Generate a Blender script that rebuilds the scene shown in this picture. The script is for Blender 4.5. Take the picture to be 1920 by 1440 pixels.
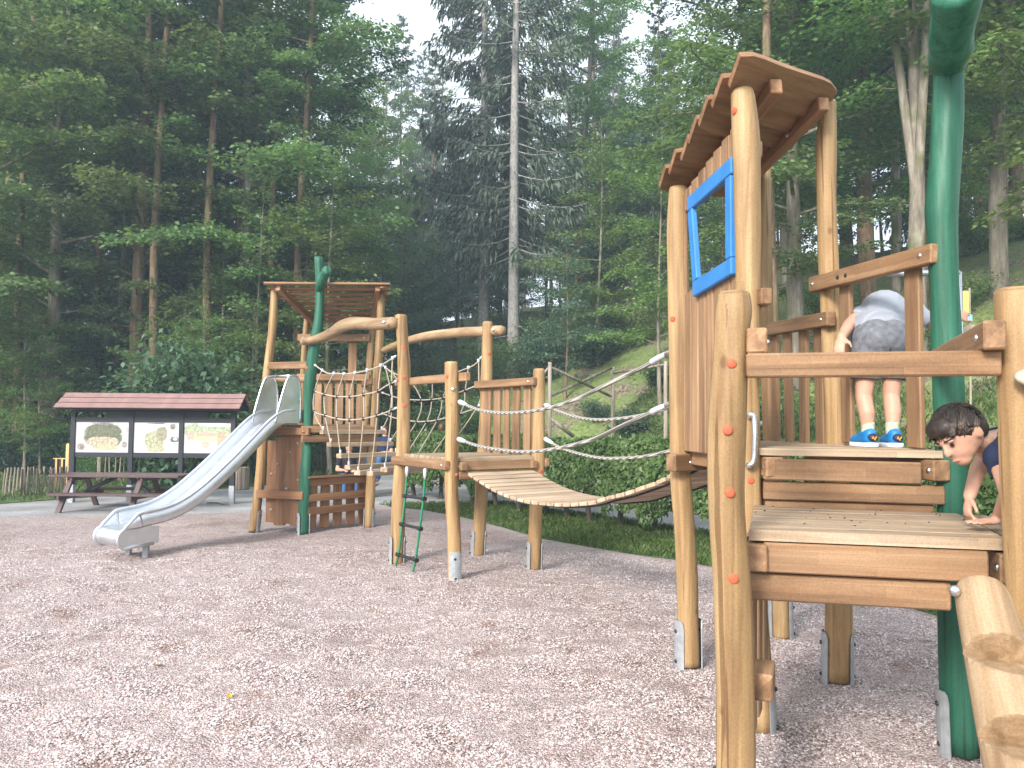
import bpy, math, random
import numpy as np
from mathutils import Vector, Matrix
random.seed(7)
sc = bpy.context.scene
for o in list(bpy.data.objects): bpy.data.objects.remove(o)
COL = sc.collection
# ---------------------------------------------------------------- camera
CH, FPX, PITCH, ROLL = 1.6, 1442.0, math.atan(70/1442.0), 0.008
cam = bpy.data.cameras.new('camera'); camo = bpy.data.objects.new('camera', cam); COL.objects.link(camo)
cam.sensor_fit = 'HORIZONTAL'; cam.sensor_width = 36.0; cam.lens = FPX/1920*36.0
cam.clip_start = 0.05; cam.clip_end = 2000
CMAT = Matrix.Translation((0,0,CH)) @ Matrix.Rotation(math.pi/2+PITCH,4,'X') @ Matrix.Rotation(ROLL,4,'Z')
camo.matrix_world = CMAT
sc.camera = camo
# ---------------------------------------------------------------- world, sun, exposure
SUN_EL, SUN_AZ = math.radians(30), math.radians(212)     # azimuth: clockwise from +Y
w = bpy.data.worlds.new('World'); sc.world = w; w.use_nodes = True
nt = w.node_tree; nt.nodes.clear()
sky = nt.nodes.new('ShaderNodeTexSky'); sky.sky_type = 'NISHITA'; sky.sun_disc = False
sky.sun_elevation = SUN_EL; sky.sun_rotation = SUN_AZ; sky.dust_density = 6.0; sky.air_density = 1.0; sky.ozone_density = 1.0
hs = nt.nodes.new('ShaderNodeHueSaturation'); hs.inputs['Saturation'].default_value = 0.55
bg = nt.nodes.new('ShaderNodeBackground'); bg.inputs[1].default_value = 0.15
wo = nt.nodes.new('ShaderNodeOutputWorld')
cl = nt.nodes.new('ShaderNodeMix'); cl.data_type='RGBA'; cl.inputs[0].default_value = 0.72; cl.inputs[7].default_value = (5.1,5.45,5.95,1)   # thin bright cloud cover over the whole sky
nt.links.new(sky.outputs[0], hs.inputs['Color']); nt.links.new(hs.outputs[0], cl.inputs[6]); nt.links.new(cl.outputs[2], bg.inputs[0]); nt.links.new(bg.outputs[0], wo.inputs[0])
sl = bpy.data.lights.new('sun','SUN'); sl.energy = 2.8; sl.angle = math.radians(14); sl.color = (1.0,0.965,0.91)
so = bpy.data.objects.new('sun', sl); COL.objects.link(so)
sd = Vector((math.sin(SUN_AZ)*math.cos(SUN_EL), math.cos(SUN_AZ)*math.cos(SUN_EL), math.sin(SUN_EL)))
so.rotation_euler = (-sd).to_track_quat('-Z','Y').to_euler(); so.location = sd*40
sc.view_settings.view_transform = 'Standard'; sc.view_settings.look = 'None'; sc.view_settings.gamma = 1; sc.view_settings.exposure = 1.38
# ---------------------------------------------------------------- helpers: pixels to places
CPOS = Vector((0,0,CH)); R3 = CMAT.to_3x3()
def ray(px,py): return R3 @ Vector(((px-960)/FPX, (720-py)/FPX, -1.0))
def G(px,py,z=0.0):
    d = ray(px,py); return CPOS + d*((z-CH)/d.z)
def at(px,py,Y):
    d = ray(px,py); return CPOS + d*(Y/d.y)
def onp(px,py,a,b):                       # vertical plane through plan points a, b
    d = ray(px,py); n = Vector((-(b[1]-a[1]), b[0]-a[0], 0)); t = n.dot(Vector((a[0],a[1],0)))/n.dot(d)
    return CPOS + d*t
# ---------------------------------------------------------------- helpers: objects
W = {}
def link(o, M, parent=None):
    COL.objects.link(o)
    if parent is not None:
        o.parent = parent; o.matrix_basis = W[parent].inverted() @ M
    else: o.matrix_basis = M
    W[o] = M; return o
def tag(o, label=None, cat=None, group=None, kind=None):
    if label: o['label'] = label
    if cat: o['category'] = cat
    if group: o['group'] = group
    if kind: o['kind'] = kind
    return o
def thing(name, loc, label, cat, group=None, rz=0):
    o = bpy.data.objects.new(name, None); o.empty_display_size = .1
    link(o, Matrix.Translation(Vector(loc)) @ Matrix.Rotation(rz,4,'Z')); return tag(o,label,cat,group)
def mesh(name, V, F, mat, smooth=False):
    me = bpy.data.meshes.new(name); me.from_pydata([tuple(v) for v in V], [], F)
    if mat: me.materials.append(mat)
    if smooth: me.polygons.foreach_set('use_smooth', [True]*len(me.polygons))
    me.update(); return me
def npmesh(name, V, Fq, mat, smooth=False):      # V (n,3), Fq (m,k)
    me = bpy.data.meshes.new(name); V = np.asarray(V,np.float32); Fq = np.asarray(Fq,np.int32); m,k = Fq.shape
    me.vertices.add(len(V)); me.vertices.foreach_set('co', V.ravel())
    me.loops.add(m*k); me.loops.foreach_set('vertex_index', Fq.ravel())
    me.polygons.add(m); me.polygons.foreach_set('loop_start', np.arange(0,m*k,k,dtype=np.int32)); me.polygons.foreach_set('loop_total', np.full(m,k,np.int32))
    if smooth: me.polygons.foreach_set('use_smooth', np.ones(m,bool))
    me.materials.append(mat); me.update(calc_edges=True); me.validate(); return me
def part(name, me, M, parent): return link(bpy.data.objects.new(name, me), M, parent)
class MB:
    def __init__(s): s.V=[]; s.F=[]
    def add(s,V,F):
        n=len(s.V); s.V += [Vector(v) for v in V]; s.F += [tuple(i+n for i in f) for f in F]; return s
    def box(s,c,sz,M=None,ch=0.0):
        V,F = chbox(sz[0],sz[1],sz[2],ch) if ch else chbox(sz[0],sz[1],sz[2],0)
        M = M or Matrix.Identity(3); return s.add([Vector(c)+M@v for v in V],F)
    def tube(s,P,r,n=8,cap=True):
        V,F = tubegeo(P,r,n,cap); return s.add(V,F)
    def build(s,name,mat,parent=None,M=None,smooth=False):
        M = M or (W[parent] if parent else Matrix.Identity(4)); Mi = M.inverted()
        return part(name, mesh(name,[Mi@v for v in s.V],s.F,mat,smooth), M, parent)
def chbox(x,y,z,c):
    x,y,z = x/2,y/2,z/2
    if c<=0:
        V=[Vector((a,b,d)) for a in(-x,x) for b in(-y,y) for d in(-z,z)]
        return V,[(0,1,3,2),(4,6,7,5),(0,4,5,1),(2,3,7,6),(0,2,6,4),(1,5,7,3)]
    prof=[(-y+c,-z),(y-c,-z),(y,-z+c),(y,z-c),(y-c,z),(-y+c,z),(-y,z-c),(-y,-z+c)]
    V=[];F=[]
    for xx,k in((-x,1),(-x+c,0),(x-c,0),(x,1)):
        for (a,b) in prof: V.append(Vector((xx,a*(1-c*k/max(y,1e-6)),b*(1-c*k/max(z,1e-6)))))
    for r in range(3):
        for i in range(8):
            j=(i+1)%8; F.append((r*8+i,r*8+8+i,r*8+8+j,r*8+j))
    F.append(tuple(range(8))); F.append(tuple(range(31,23,-1)))
    return V,F
def frames(P):
    P=[Vector(p) for p in P]; T=[]
    for i in range(len(P)):
        a=P[max(0,i-1)]; b=P[min(len(P)-1,i+1)]; d=b-a; T.append(d.normalized() if d.length>1e-9 else Vector((0,0,1)))
    u=T[0].orthogonal().normalized()
    if abs(T[0].x)<.9: u=(Vector((1,0,0))-T[0]*T[0].x).normalized()
    out=[]
    for t in T:
        u=(u-t*u.dot(t)).normalized(); out.append((t,u,t.cross(u)))
    return P,out
def tubegeo(P,r,n=8,cap=True):
    P,fr=frames(P); V=[];F=[]
    if not hasattr(r,'__len__'): r=[r]*len(P)
    for p,(t,u,v),q in zip(P,fr,r):
        for k in range(n):
            a=2*math.pi*k/n; V.append(p+(u*math.cos(a)+v*math.sin(a))*q)
    for i in range(len(P)-1):
        for k in range(n):
            j=(k+1)%n; F.append((i*n+k,i*n+j,i*n+n+j,i*n+n+k))
    if cap: F.append(tuple(range(n-1,-1,-1))); F.append(tuple((len(P)-1)*n+k for k in range(n)))
    return V,F
def spline(P,m):
    P=[Vector(p) for p in P]; n=len(P); out=[]
    for i in range(m):
        t=i/(m-1)*(n-1); k=min(int(t),n-2); f=t-k
        p0=P[max(0,k-1)];p1=P[k];p2=P[k+1];p3=P[min(n-1,k+2)]
        out.append(.5*((2*p1)+(p2-p0)*f+(2*p0-5*p1+4*p2-p3)*f*f+(3*p1-p0-3*p2+p3)*f**3))
    return out
def basis(p0,p1,up=(0,0,1)):
    x=(Vector(p1)-Vector(p0)).normalized(); up=Vector(up); z=(up-x*up.dot(x)).normalized(); y=z.cross(x)
    M=Matrix((x,y,z)).transposed().to_4x4(); M.translation=(Vector(p0)+Vector(p1))/2; return M
MESHCACHE={}
def beam(root,name,p0,p1,hh,tt,mat,up=(0,0,1),ch=.006,bolts=(),ext=0.0):
    """squared timber from p0 to p1 (centre line), hh tall, tt thick, own local x = grain"""
    p0=Vector(p0);p1=Vector(p1); d=(p1-p0).normalized(); p0=p0-d*ext; p1=p1+d*ext
    L=(p1-p0).length; M=basis(p0,p1,up)
    key=(round(L,3),round(hh,3),round(tt,3),mat.name)
    if key not in MESHCACHE:
        V,F=chbox(L,tt,hh,min(ch,hh/4,tt/4)); MESHCACHE[key]=mesh(name,V,F,mat)
    o=part(name,MESHCACHE[key],M,root)
    for (fx,sy) in bolts:
        bolt(o, M@Vector((fx*L,sy*tt/2,0)), M.to_3x3()@Vector((0,sy,0)))
    return o
def bolt(root,p,n,r=.014,name='bolt',mat=None):
    n=Vector(n).normalized(); key=('bolt',round(r,4),mat.name if mat else '')
    if key not in MESHCACHE:
        fl_=.25 if name=='bolt_cap' else 1.0; P=[(0,0,-.03 if name=='bolt_cap' else -.012),(0,0,0),(0,0,.4*r*fl_),(0,0,.62*r*fl_)]; V,F=tubegeo(P,[r,r,r*.8,r*.35],12); MESHCACHE[key]=mesh(name,V,F,mat or M_STEEL,True)
    M=n.to_track_quat('Z','Y').to_matrix().to_4x4(); M.translation=Vector(p); return part(name,MESHCACHE[key],M,root)
# ---------------------------------------------------------------- materials
def newmat(name):
    m=bpy.data.materials.new(name); m.use_nodes=True; t=m.node_tree; b=t.nodes['Principled BSDF']; return m,t,b
def N(t,kind,**kw):
    n=t.nodes.new('ShaderNode'+kind)
    for k,v in kw.items():
        if k.startswith('i_'): n.inputs[int(k[2:]) if k[2:].isdigit() else k[2:].replace('_',' ')].default_value=v
        else: setattr(n,k,v)
    return n
def ramp(t,stops,interp='LINEAR'):
    r=N(t,'ValToRGB'); r.color_ramp.interpolation=interp; e=r.color_ramp.elements
    while len(e)<len(stops): e.new(0.5)
    for k,(p,c) in enumerate(stops): e[k].position=p; e[k].color=(c[0],c[1],c[2],1)
    return r
def mix(t,a,b,fac,mode='MIX'):
    n=N(t,'Mix',data_type='RGBA',blend_type=mode)
    for s,i in((fac,0),(a,6),(b,7)):
        if hasattr(s,'links') or hasattr(s,'is_linked'): t.links.new(s,n.inputs[i])
        else: n.inputs[i].default_value = s if i==0 else (s[0],s[1],s[2],1)
    return n.outputs[2]
def bump(t,b,h,strength,dist=.01):
    n=N(t,'Bump'); n.inputs['Strength'].default_value=strength; n.inputs['Distance'].default_value=dist
    t.links.new(h,n.inputs['Height']); t.links.new(n.outputs[0],b.inputs['Normal'])
def srgb(r,g,b):
    f=lambda c:(c/255/12.92) if c/255<=.04045 else ((c/255+.055)/1.055)**2.4
    return (f(r),f(g),f(b))
def wood(name,dark,mid,light,axis='X',rough=.62,block=False,crack=.5,stain=None):
    m,t,b=newmat(name); L=t.links.new
    tc=N(t,'TexCoord'); oi=N(t,'ObjectInfo'); 
    ad=N(t,'VectorMath',operation='ADD'); cx=N(t,'CombineXYZ'); mu=N(t,'Math',operation='MULTIPLY',i_1=37.0)
    L(oi.outputs['Random'],mu.inputs[0]); 
    for k in range(3): L(mu.outputs[0],cx.inputs[k])
    L(tc.outputs['Object'],ad.inputs[0]); L(cx.outputs[0],ad.inputs[1])
    s1=(1.1,15,15) if axis=='X' else (13,13,.9); s2=(.9,60,60) if axis=='X' else (60,60,.9); s3=(1.2,4,4) if axis=='X' else (4,4,1.2)
    def nz(s,d,det=4,rough_=.55):
        mp=N(t,'Mapping'); mp.inputs['Scale'].default_value=s; L(ad.outputs[0],mp.inputs[0])
        n=N(t,'TexNoise'); n.inputs['Scale'].default_value=1; n.inputs['Detail'].default_value=det; n.inputs['Roughness'].default_value=rough_; n.inputs['Distortion'].default_value=d
        L(mp.outputs[0],n.inputs[0]); return n.outputs[0]
    g=nz(s1,.6); f=nz(s2,.2,2); c=nz(s3,.4,5,.6)
    r=ramp(t,[(.28,dark),(.5,mid),(.74,light)]); L(g,r.inputs[0])
    fr=ramp(t,[(.3,(.72,.72,.72)),(.6,(1.05,1.05,1.05))]); L(f,fr.inputs[0])
    col=mix(t,r.outputs[0],fr.outputs[0],.5,'MULTIPLY')
    cr=ramp(t,[(.25,(.66,.6,.56)),(.48,(1,1,1)),(.75,(1.14,1.12,1.08))]); L(c,cr.inputs[0])
    col=mix(t,col,cr.outputs[0],.85,'MULTIPLY')
    if block:
        br=N(t,'TexBrick'); br.inputs['Scale'].default_value=1; br.inputs['Brick Width'].default_value=.42; br.inputs['Row Height'].default_value=.045
        br.inputs['Mortar Size'].default_value=.0006; br.inputs['Color1'].default_value=(.78,.76,.74,1); br.inputs['Color2'].default_value=(1.12,1.1,1.08,1); br.inputs['Mortar'].default_value=(.55,.5,.45,1)
        sx=N(t,'SeparateXYZ'); cb=N(t,'CombineXYZ'); s_=N(t,'Math',operation='ADD'); L(ad.outputs[0],sx.inputs[0]); L(sx.outputs[0],cb.inputs[0]); L(sx.outputs[1],s_.inputs[0]); L(sx.outputs[2],s_.inputs[1]); L(s_.outputs[0],cb.inputs[1]); L(cb.outputs[0],br.inputs[0])
        col=mix(t,col,br.outputs[0],.8,'MULTIPLY')
    if axis=='Z':                       # dark ring knots scattered on round timber
        vo=N(t,'TexVoronoi'); mp=N(t,'Mapping'); mp.inputs['Scale'].default_value=(5.5,5.5,3.2); L(ad.outputs[0],mp.inputs[0]); L(mp.outputs[0],vo.inputs[0]); vo.inputs['Scale'].default_value=1
        wvn=nz((26,26,.45),1.2,3,.5); ck=ramp(t,[(.34,(.34,.27,.2)),(.365,(1,1,1))]); L(wvn,ck.inputs[0]); col=mix(t,col,ck.outputs[0],.7,'MULTIPLY')
        kr=ramp(t,[(.0,(.45,.36,.28)),(.06,(.6,.5,.4)),(.1,(1,1,1))]); L(vo.outputs['Distance'],kr.inputs[0]); col=mix(t,col,kr.outputs[0],.8,'MULTIPLY')
    sp_=N(t,'TexNoise'); sp_.inputs['Scale'].default_value=140; sp_.inputs['Detail'].default_value=3; L(ad.outputs[0],sp_.inputs[0]); spr=ramp(t,[(.3,(.8,.78,.75)),(.65,(1.1,1.1,1.1))]); L(sp_.outputs[0],spr.inputs[0]); col=mix(t,col,spr.outputs[0],.7,'MULTIPLY')
    orr=ramp(t,[(0,(.84,.84,.84)),(1,(1.1,1.1,1.1))]); L(oi.outputs['Random'],orr.inputs[0]); col=mix(t,col,orr.outputs[0],1.0,'MULTIPLY')
    L(col,b.inputs['Base Color']); b.inputs['Roughness'].default_value=rough; b.inputs['Specular IOR Level'].default_value=.3
    hsum=N(t,'Math',operation='MULTIPLY_ADD',i_1=1.6); L(c,hsum.inputs[0]); L(g,hsum.inputs[2]); bump(t,b,hsum.outputs[0],.55,.008 if axis=='Z' else .004); return m
def plain(name,col,rough=.5,metal=0,var=.12,scale=6,bumpk=0.0,spec=.4):
    m,t,b=newmat(name); L=t.links.new; tc=N(t,'TexCoord'); n=N(t,'TexNoise'); n.inputs['Scale'].default_value=scale; n.inputs['Detail'].default_value=6; L(tc.outputs['Object'],n.inputs[0])
    r=ramp(t,[(.25,tuple(c*(1-var) for c in col)),(.75,tuple(min(1,c*(1+var)) for c in col))]); L(n.outputs[0],r.inputs[0]); L(r.outputs[0],b.inputs['Base Color'])
    rr=ramp(t,[(.3,(max(0,rough-.08),)*3),(.7,(min(1,rough+.08),)*3)]); L(n.outputs[0],rr.inputs[0]); L(rr.outputs[0],b.inputs['Roughness'])
    b.inputs['Metallic'].default_value=metal; b.inputs['Specular IOR Level'].default_value=spec
    if bumpk: bump(t,b,n.outputs[0],bumpk,.01)
    return m
def leafmat(name,stops,trans=.35,rough=.5):
    m,t,b=newmat(name); L=t.links.new; g=N(t,'NewGeometry'); oi=N(t,'ObjectInfo'); tc=N(t,'TexCoord')
    n=N(t,'TexNoise'); n.inputs['Scale'].default_value=.9; n.inputs['Detail'].default_value=2; L(tc.outputs['Object'],n.inputs[0])
    a=N(t,'Math',operation='MULTIPLY_ADD',i_1=.55); L(g.outputs['Random Per Island'],a.inputs[0])
    q=N(t,'Math',operation='MULTIPLY_ADD',i_1=.75,i_2=-.17); L(n.outputs[0],q.inputs[0]); L(q.outputs[0],a.inputs[2])
    r=ramp(t,stops); L(a.outputs[0],r.inputs[0])
    h=N(t,'HueSaturation'); hm=N(t,'Math',operation='MULTIPLY_ADD',i_1=.05,i_2=.475); L(oi.outputs['Random'],hm.inputs[0]); L(hm.outputs[0],h.inputs['Hue'])
    vm=N(t,'Math',operation='MULTIPLY_ADD',i_1=.5,i_2=.75); L(oi.outputs['Random'],vm.inputs[0]); L(vm.outputs[0],h.inputs['Value']); L(r.outputs[0],h.inputs['Color'])
    L(h.outputs[0],b.inputs['Base Color']); b.inputs['Roughness'].default_value=rough; b.inputs['Specular IOR Level'].default_value=.35
    tr=N(t,'BsdfTranslucent'); tw=mix(t,h.outputs[0],(1.25,1.3,.6),.6,'MULTIPLY'); L(tw,tr.inputs[0])
    mx=N(t,'MixShader'); mx.inputs[0].default_value=trans; L(b.outputs[0],mx.inputs[1]); L(tr.outputs[0],mx.inputs[2]); L(mx.outputs[0],t.nodes['Material Output'].inputs[0]); return m
M_POST=wood('robinia_round_timber',(.185,.108,.048),(.325,.206,.096),(.43,.300,.156),'Z',.55)
M_LOG=wood('robinia_pale_log',(.19,.12,.06),(.30,.20,.115),(.39,.285,.18),'X',.6)
M_BEAM=wood('squared_timber',(.165,.092,.048),(.265,.155,.082),(.365,.235,.137),'X',.55,True)
M_PLANK=wood('sawn_plank',(.165,.095,.050),(.27,.16,.087),(.365,.232,.134),'X',.6)
M_RED=wood('red_brown_plank',(.135,.064,.030),(.215,.108,.053),(.29,.155,.08),'X',.6)
M_ROOF=wood('roof_board',(.195,.10,.050),(.30,.163,.088),(.39,.23,.133),'X',.62)
M_DECK=wood('weathered_deck_board',(0.256,0.180,0.113),(0.377,0.284,0.194),(0.467,0.382,0.286),'X',.65,True)
M_YEL=wood('fresh_pine',(.5,.28,.1),(.62,.38,.15),(.72,.48,.22),'Z',.6)
M_GREYW=wood('grey_weathered_wood',(.15,.12,.09),(.25,.21,.165),(.34,.30,.245),'Z',.8)
M_DARKW=plain('black_stained_wood',(.012,.013,.02),.55,0,.3,8)
M_TABLE=plain('brown_purple_table_paint',(.085,.05,.05),.5,0,.2,8)
M_ROOFR=plain('red_brown_board_paint',(.22,.13,.118),.6,0,.22,5)
M_STEEL=plain('stainless_steel',(.62,.63,.65),.3,1.0,.06,30)
M_SLIDE=plain('brushed_slide_steel',(.72,.74,.77),.42,1.0,.05,12)
M_GALV=plain('galvanised_steel',(.33,.345,.36),.5,.4,.18,22)
M_DARK=plain('dark_rubber',(.015,.015,.017),.5,0,.2)
M_BOLTD=plain('dark_bolt',(.05,.045,.045),.45,.6,.2)
M_GREEN=wood('green_glazed_timber',(.013,.08,.05),(.026,.135,.083),(.055,.19,.125),'Z',.5)
M_BLUE=plain('blue_paint',(.035,.18,.46),.45,0,.12,9)
M_PLUG=plain('orange_red_plug',(.56,.085,.035),.6,0,.15)
M_ROPE=plain('beige_rope',(.36,.31,.25),.85,0,.2,60,.3)
M_ROPEW=plain('white_rope_sleeve',(.44,.46,.49),.55,0,.2,40,.2)
M_GROPE=plain('green_rope',(.02,.19,.10),.7,0,.3,60,.3)
# ================================================================ SETTING
H0=Vector((1.285,12.35,0)); HD=Vector((.61,-.79,0)).normalized(); HN=Vector((-HD.y,HD.x,0))
if HN.y<0: HN=-HN
rs=np.random.RandomState(3)
_ph=rs.rand(6,3)*6.28
def sm(x,a,b):
    t=np.clip((x-a)/(b-a),0,1); return t*t*(3-2*t)
def ground_z(x,y):
    x=np.asarray(x,float); y=np.asarray(y,float)
    s=(x-H0.x)*HN.x+(y-H0.y)*HN.y
    a=np.maximum(0,s-4.3); z1=.56*a*sm(a,0,2.5)-.12*np.maximum(0,a-9)
    b=np.maximum(0,y-22.5); z2=.13*b*sm(b,0,5)
    wl=sm(-x-.12*np.maximum(0,y-20),0,6)                                     # left part: slope starts later
    z=z1*(1-wl)+z2*wl
    n=0.0
    for k,(f,am) in enumerate(((.23,.35),(.41,.22),(.83,.1),(1.7,.05),(2.9,.03))):
        n=n+am*np.sin(f*x+_ph[k,0]+1.3*np.sin(f*.7*y+_ph[k,1]))*np.cos(f*y+_ph[k,2])
    z=np.where(z>9,9+(z-9)*.35,z)
    return z+n*sm(z,0.05,1.5)
def sheet(name,poly,z,mat,label=None,sub=None):
    if sub is None: me=mesh(name,[(p[0],p[1],z) for p in poly],[tuple(range(len(poly)))],mat)
    o=part(name,me,Matrix.Identity(4),None); o['kind']='structure'; return o
# forest floor
m,t,b=newmat('forest_floor'); L=t.links.new; tc=N(t,'TexCoord')
n1=N(t,'TexNoise'); n1.inputs['Scale'].default_value=.9; n1.inputs['Detail'].default_value=8; n1.inputs['Roughness'].default_value=.65; L(tc.outputs['Object'],n1.inputs[0])
n2=N(t,'TexNoise'); n2.inputs['Scale'].default_value=9; n2.inputs['Detail'].default_value=8; L(tc.outputs['Object'],n2.inputs[0])
vo=N(t,'TexVoronoi'); vo.inputs['Scale'].default_value=16; L(tc.outputs['Object'],vo.inputs[0])
lit=ramp(t,[(.2,(.06,.045,.03)),(.5,(.16,.12,.085)),(.8,(.27,.22,.165))]); L(vo.outputs['Color'],lit.inputs[0])
gr=ramp(t,[(.3,(.075,.105,.025)),(.55,(.145,.195,.055)),(.75,(.21,.245,.10))]); L(n2.outputs[0],gr.inputs[0])
mk=ramp(t,[(.36,(0,0,0)),(.50,(1,1,1))]); L(n1.outputs[0],mk.inputs[0])
L(mix(t,lit.outputs[0],gr.outputs[0],mk.outputs[0]),b.inputs['Base Color']); b.inputs['Roughness'].default_value=.95; bump(t,b,n2.outputs[0],.8,.06); M_FLOOR=m
nx,ny=150,130
gx=np.concatenate([np.linspace(-140,-22,18)[:-1],np.linspace(-22,24,110),np.linspace(24,140,18)[1:]]); gy=np.concatenate([np.linspace(-60,8,10)[:-1],np.linspace(8,45,90),np.linspace(45,170,30)[1:]])
XX,YY=np.meshgrid(gx,gy); ZZ=ground_z(XX,YY)-.03
ii=np.arange(len(gy)-1)[:,None]*len(gx)+np.arange(len(gx)-1)[None,:]
q=np.stack([ii,ii+1,ii+1+len(gx),ii+len(gx)],-1).reshape(-1,4)
o=part('hillside',npmesh('hillside',np.stack([XX,YY,ZZ],-1).reshape(-1,3),q,M_FLOOR,True),Matrix.Identity(4),None); o['kind']='structure'
# gravel
m,t,b=newmat('pink_pea_gravel'); L=t.links.new; tc=N(t,'TexCoord')
v1=N(t,'TexVoronoi'); v1.inputs['Scale'].default_value=92; L(tc.outputs['Object'],v1.inputs[0])
v2=N(t,'TexVoronoi'); v2.inputs['Scale'].default_value=105; L(tc.outputs['Object'],v2.inputs[0])
bw=N(t,'RGBToBW'); L(v1.outputs['Color'],bw.inputs[0])
PEB=[(.06,(0.157,0.108,0.095)),(.25,(0.298,0.217,0.197)),(.5,(0.399,0.321,0.300)),(.75,(0.492,0.420,0.403)),(.96,(0.649,0.597,0.582))]
pr=ramp(t,PEB); L(bw.outputs[0],pr.inputs[0])
ed=ramp(t,[(.25,(1.12,1.12,1.12)),(.75,(.55,.5,.49))]); L(v1.outputs['Distance'],ed.inputs[0])
col=mix(t,pr.outputs[0],ed.outputs[0],.6,'MULTIPLY')
nl=N(t,'TexNoise'); nl.inputs['Scale'].default_value=.8; nl.inputs['Detail'].default_value=5; nl.inputs['Roughness'].default_value=.6; L(tc.outputs['Object'],nl.inputs[0])
lr=ramp(t,[(.3,(.68,.6,.56)),(.5,(1,1,1)),(.7,(1.08,1.06,1.06))]); L(nl.outputs[0],lr.inputs[0]); col=mix(t,col,lr.outputs[0],.8,'MULTIPLY')
ns=N(t,'TexNoise'); ns.inputs['Scale'].default_value=3.3; ns.inputs['Detail'].default_value=3; L(tc.outputs['Object'],ns.inputs[0])
sr=ramp(t,[(.29,(.70,.6,.54)),(.40,(1,1,1))]); L(ns.outputs[0],sr.inputs[0]); col=mix(t,col,sr.outputs[0],.8,'MULTIPLY')
L(col,b.inputs['Base Color']); b.inputs['Roughness'].default_value=.8
nf=N(t,'TexNoise'); nf.inputs['Scale'].default_value=5; nf.inputs['Detail'].default_value=4; L(tc.outputs['Object'],nf.inputs[0])
n6=N(t,'Math',operation='MULTIPLY',i_1=5.0); L(nf.outputs[0],n6.inputs[0]); hh=N(t,'Math',operation='MULTIPLY_ADD',i_1=-1.0); L(v1.outputs['Distance'],hh.inputs[0]); L(n6.outputs[0],hh.inputs[2]); bump(t,b,hh.outputs[0],.9,.014); M_GRAVEL=m
m,t,b=newmat('pebble'); L=t.links.new; g=N(t,'NewGeometry'); pr=ramp(t,PEB); L(g.outputs['Random Per Island'],pr.inputs[0]); tc=N(t,'TexCoord')
ns=N(t,'TexNoise'); ns.inputs['Scale'].default_value=3.3; ns.inputs['Detail'].default_value=3; L(tc.outputs['Object'],ns.inputs[0])
sr=ramp(t,[(.29,(.70,.6,.54)),(.40,(1,1,1))]); L(ns.outputs[0],sr.inputs[0]); L(mix(t,pr.outputs[0],sr.outputs[0],.8,'MULTIPLY'),b.inputs['Base Color']); b.inputs['Roughness'].default_value=.7; M_PEB=m
EDGE=[G(*p) for p in((-900,985),(0,968),(250,966),(480,958),(600,952),(711,947),(790,955),(860,967),(940,987),(1016,1009),(1120,1027),(1200,1040),(1266,1048),(1329,1060),(1500,1090),(1640,1118),(1765,1155),(1920,1200),(2600,1400))]
def gh(x,y):      # scuffed hollows and low mounds in the loose gravel
    return .022*np.sin(1.1*x+.5)*np.cos(.9*y)+.012*np.sin(2.7*x+1.2*y)+.016*np.sin(4.1*x-2*y+1)*np.cos(4.3*y+np.sin(3*x))+.010*np.sin(8.3*x+2*y)*np.cos(7.1*y-1.5*x)+.04
def grid_in(poly,step,fz):
    P=np.array([(p[0],p[1]) for p in poly]); 
    return P
def inside(poly,x,y):
    P=[(p[0],p[1]) for p in poly]; r=np.zeros(x.shape,bool); j=len(P)-1
    for i in range(len(P)):
        xi,yi=P[i];xj,yj=P[j]
        c=((yi>y)!=(yj>y))&(x<(xj-xi)*(y-yi)/((yj-yi)+1e-12)+xi); r^=c; j=i
    return r
GP=EDGE+[Vector((9,-8,0)),Vector((-24,-8,0))]
import bmesh
def fine_sheet(name,poly,mat,z,fz=None,cuts=None):
    bm=bmesh.new(); vs=[bm.verts.new((p[0],p[1],0)) for p in poly]; bm.faces.new(vs)
    x0=min(p[0] for p in poly);x1=max(p[0] for p in poly);y0=min(p[1] for p in poly);y1=max(p[1] for p in poly)
    for k in range(1,int((x1-x0)/cuts)):
        bmesh.ops.bisect_plane(bm,geom=bm.verts[:]+bm.edges[:]+bm.faces[:],plane_co=(x0+k*cuts,0,0),plane_no=(1,0,0))
    for k in range(1,int((y1-y0)/cuts)):
        bmesh.ops.bisect_plane(bm,geom=bm.verts[:]+bm.edges[:]+bm.faces[:],plane_co=(0,y0+k*cuts,0),plane_no=(0,1,0))
    for v in bm.verts: v.co.z=z+(float(fz(v.co.x,v.co.y)) if fz else 0)
    me=bpy.data.meshes.new(name); bm.to_mesh(me); bm.free(); me.materials.append(mat); me.polygons.foreach_set('use_smooth',[True]*len(me.polygons)); 
    if me.polygons[0].normal.z<0: me.flip_normals()
    o=part(name,me,Matrix.Identity(4),None); o['kind']='structure'; return o
ED=np.array([(p.x,p.y) for p in EDGE])
def edge_dist(x,y):
    d=np.full(np.shape(x),1e9)
    for a,b_ in zip(ED[:-1],ED[1:]):
        ab=b_-a; t_=np.clip(((x-a[0])*ab[0]+(y-a[1])*ab[1])/(ab@ab),0,1); d=np.minimum(d,np.hypot(x-a[0]-t_*ab[0],y-a[1]-t_*ab[1]))
    return d
def gz(x,y): return gh(x,y)*sm(edge_dist(x,y),.1,1.2)-.01*(1-sm(edge_dist(x,y),0,.4))
fine_sheet('gravel',GP,M_GRAVEL,0.0,lambda x,y:gz(np.float64(x),np.float64(y)),.22)
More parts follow.
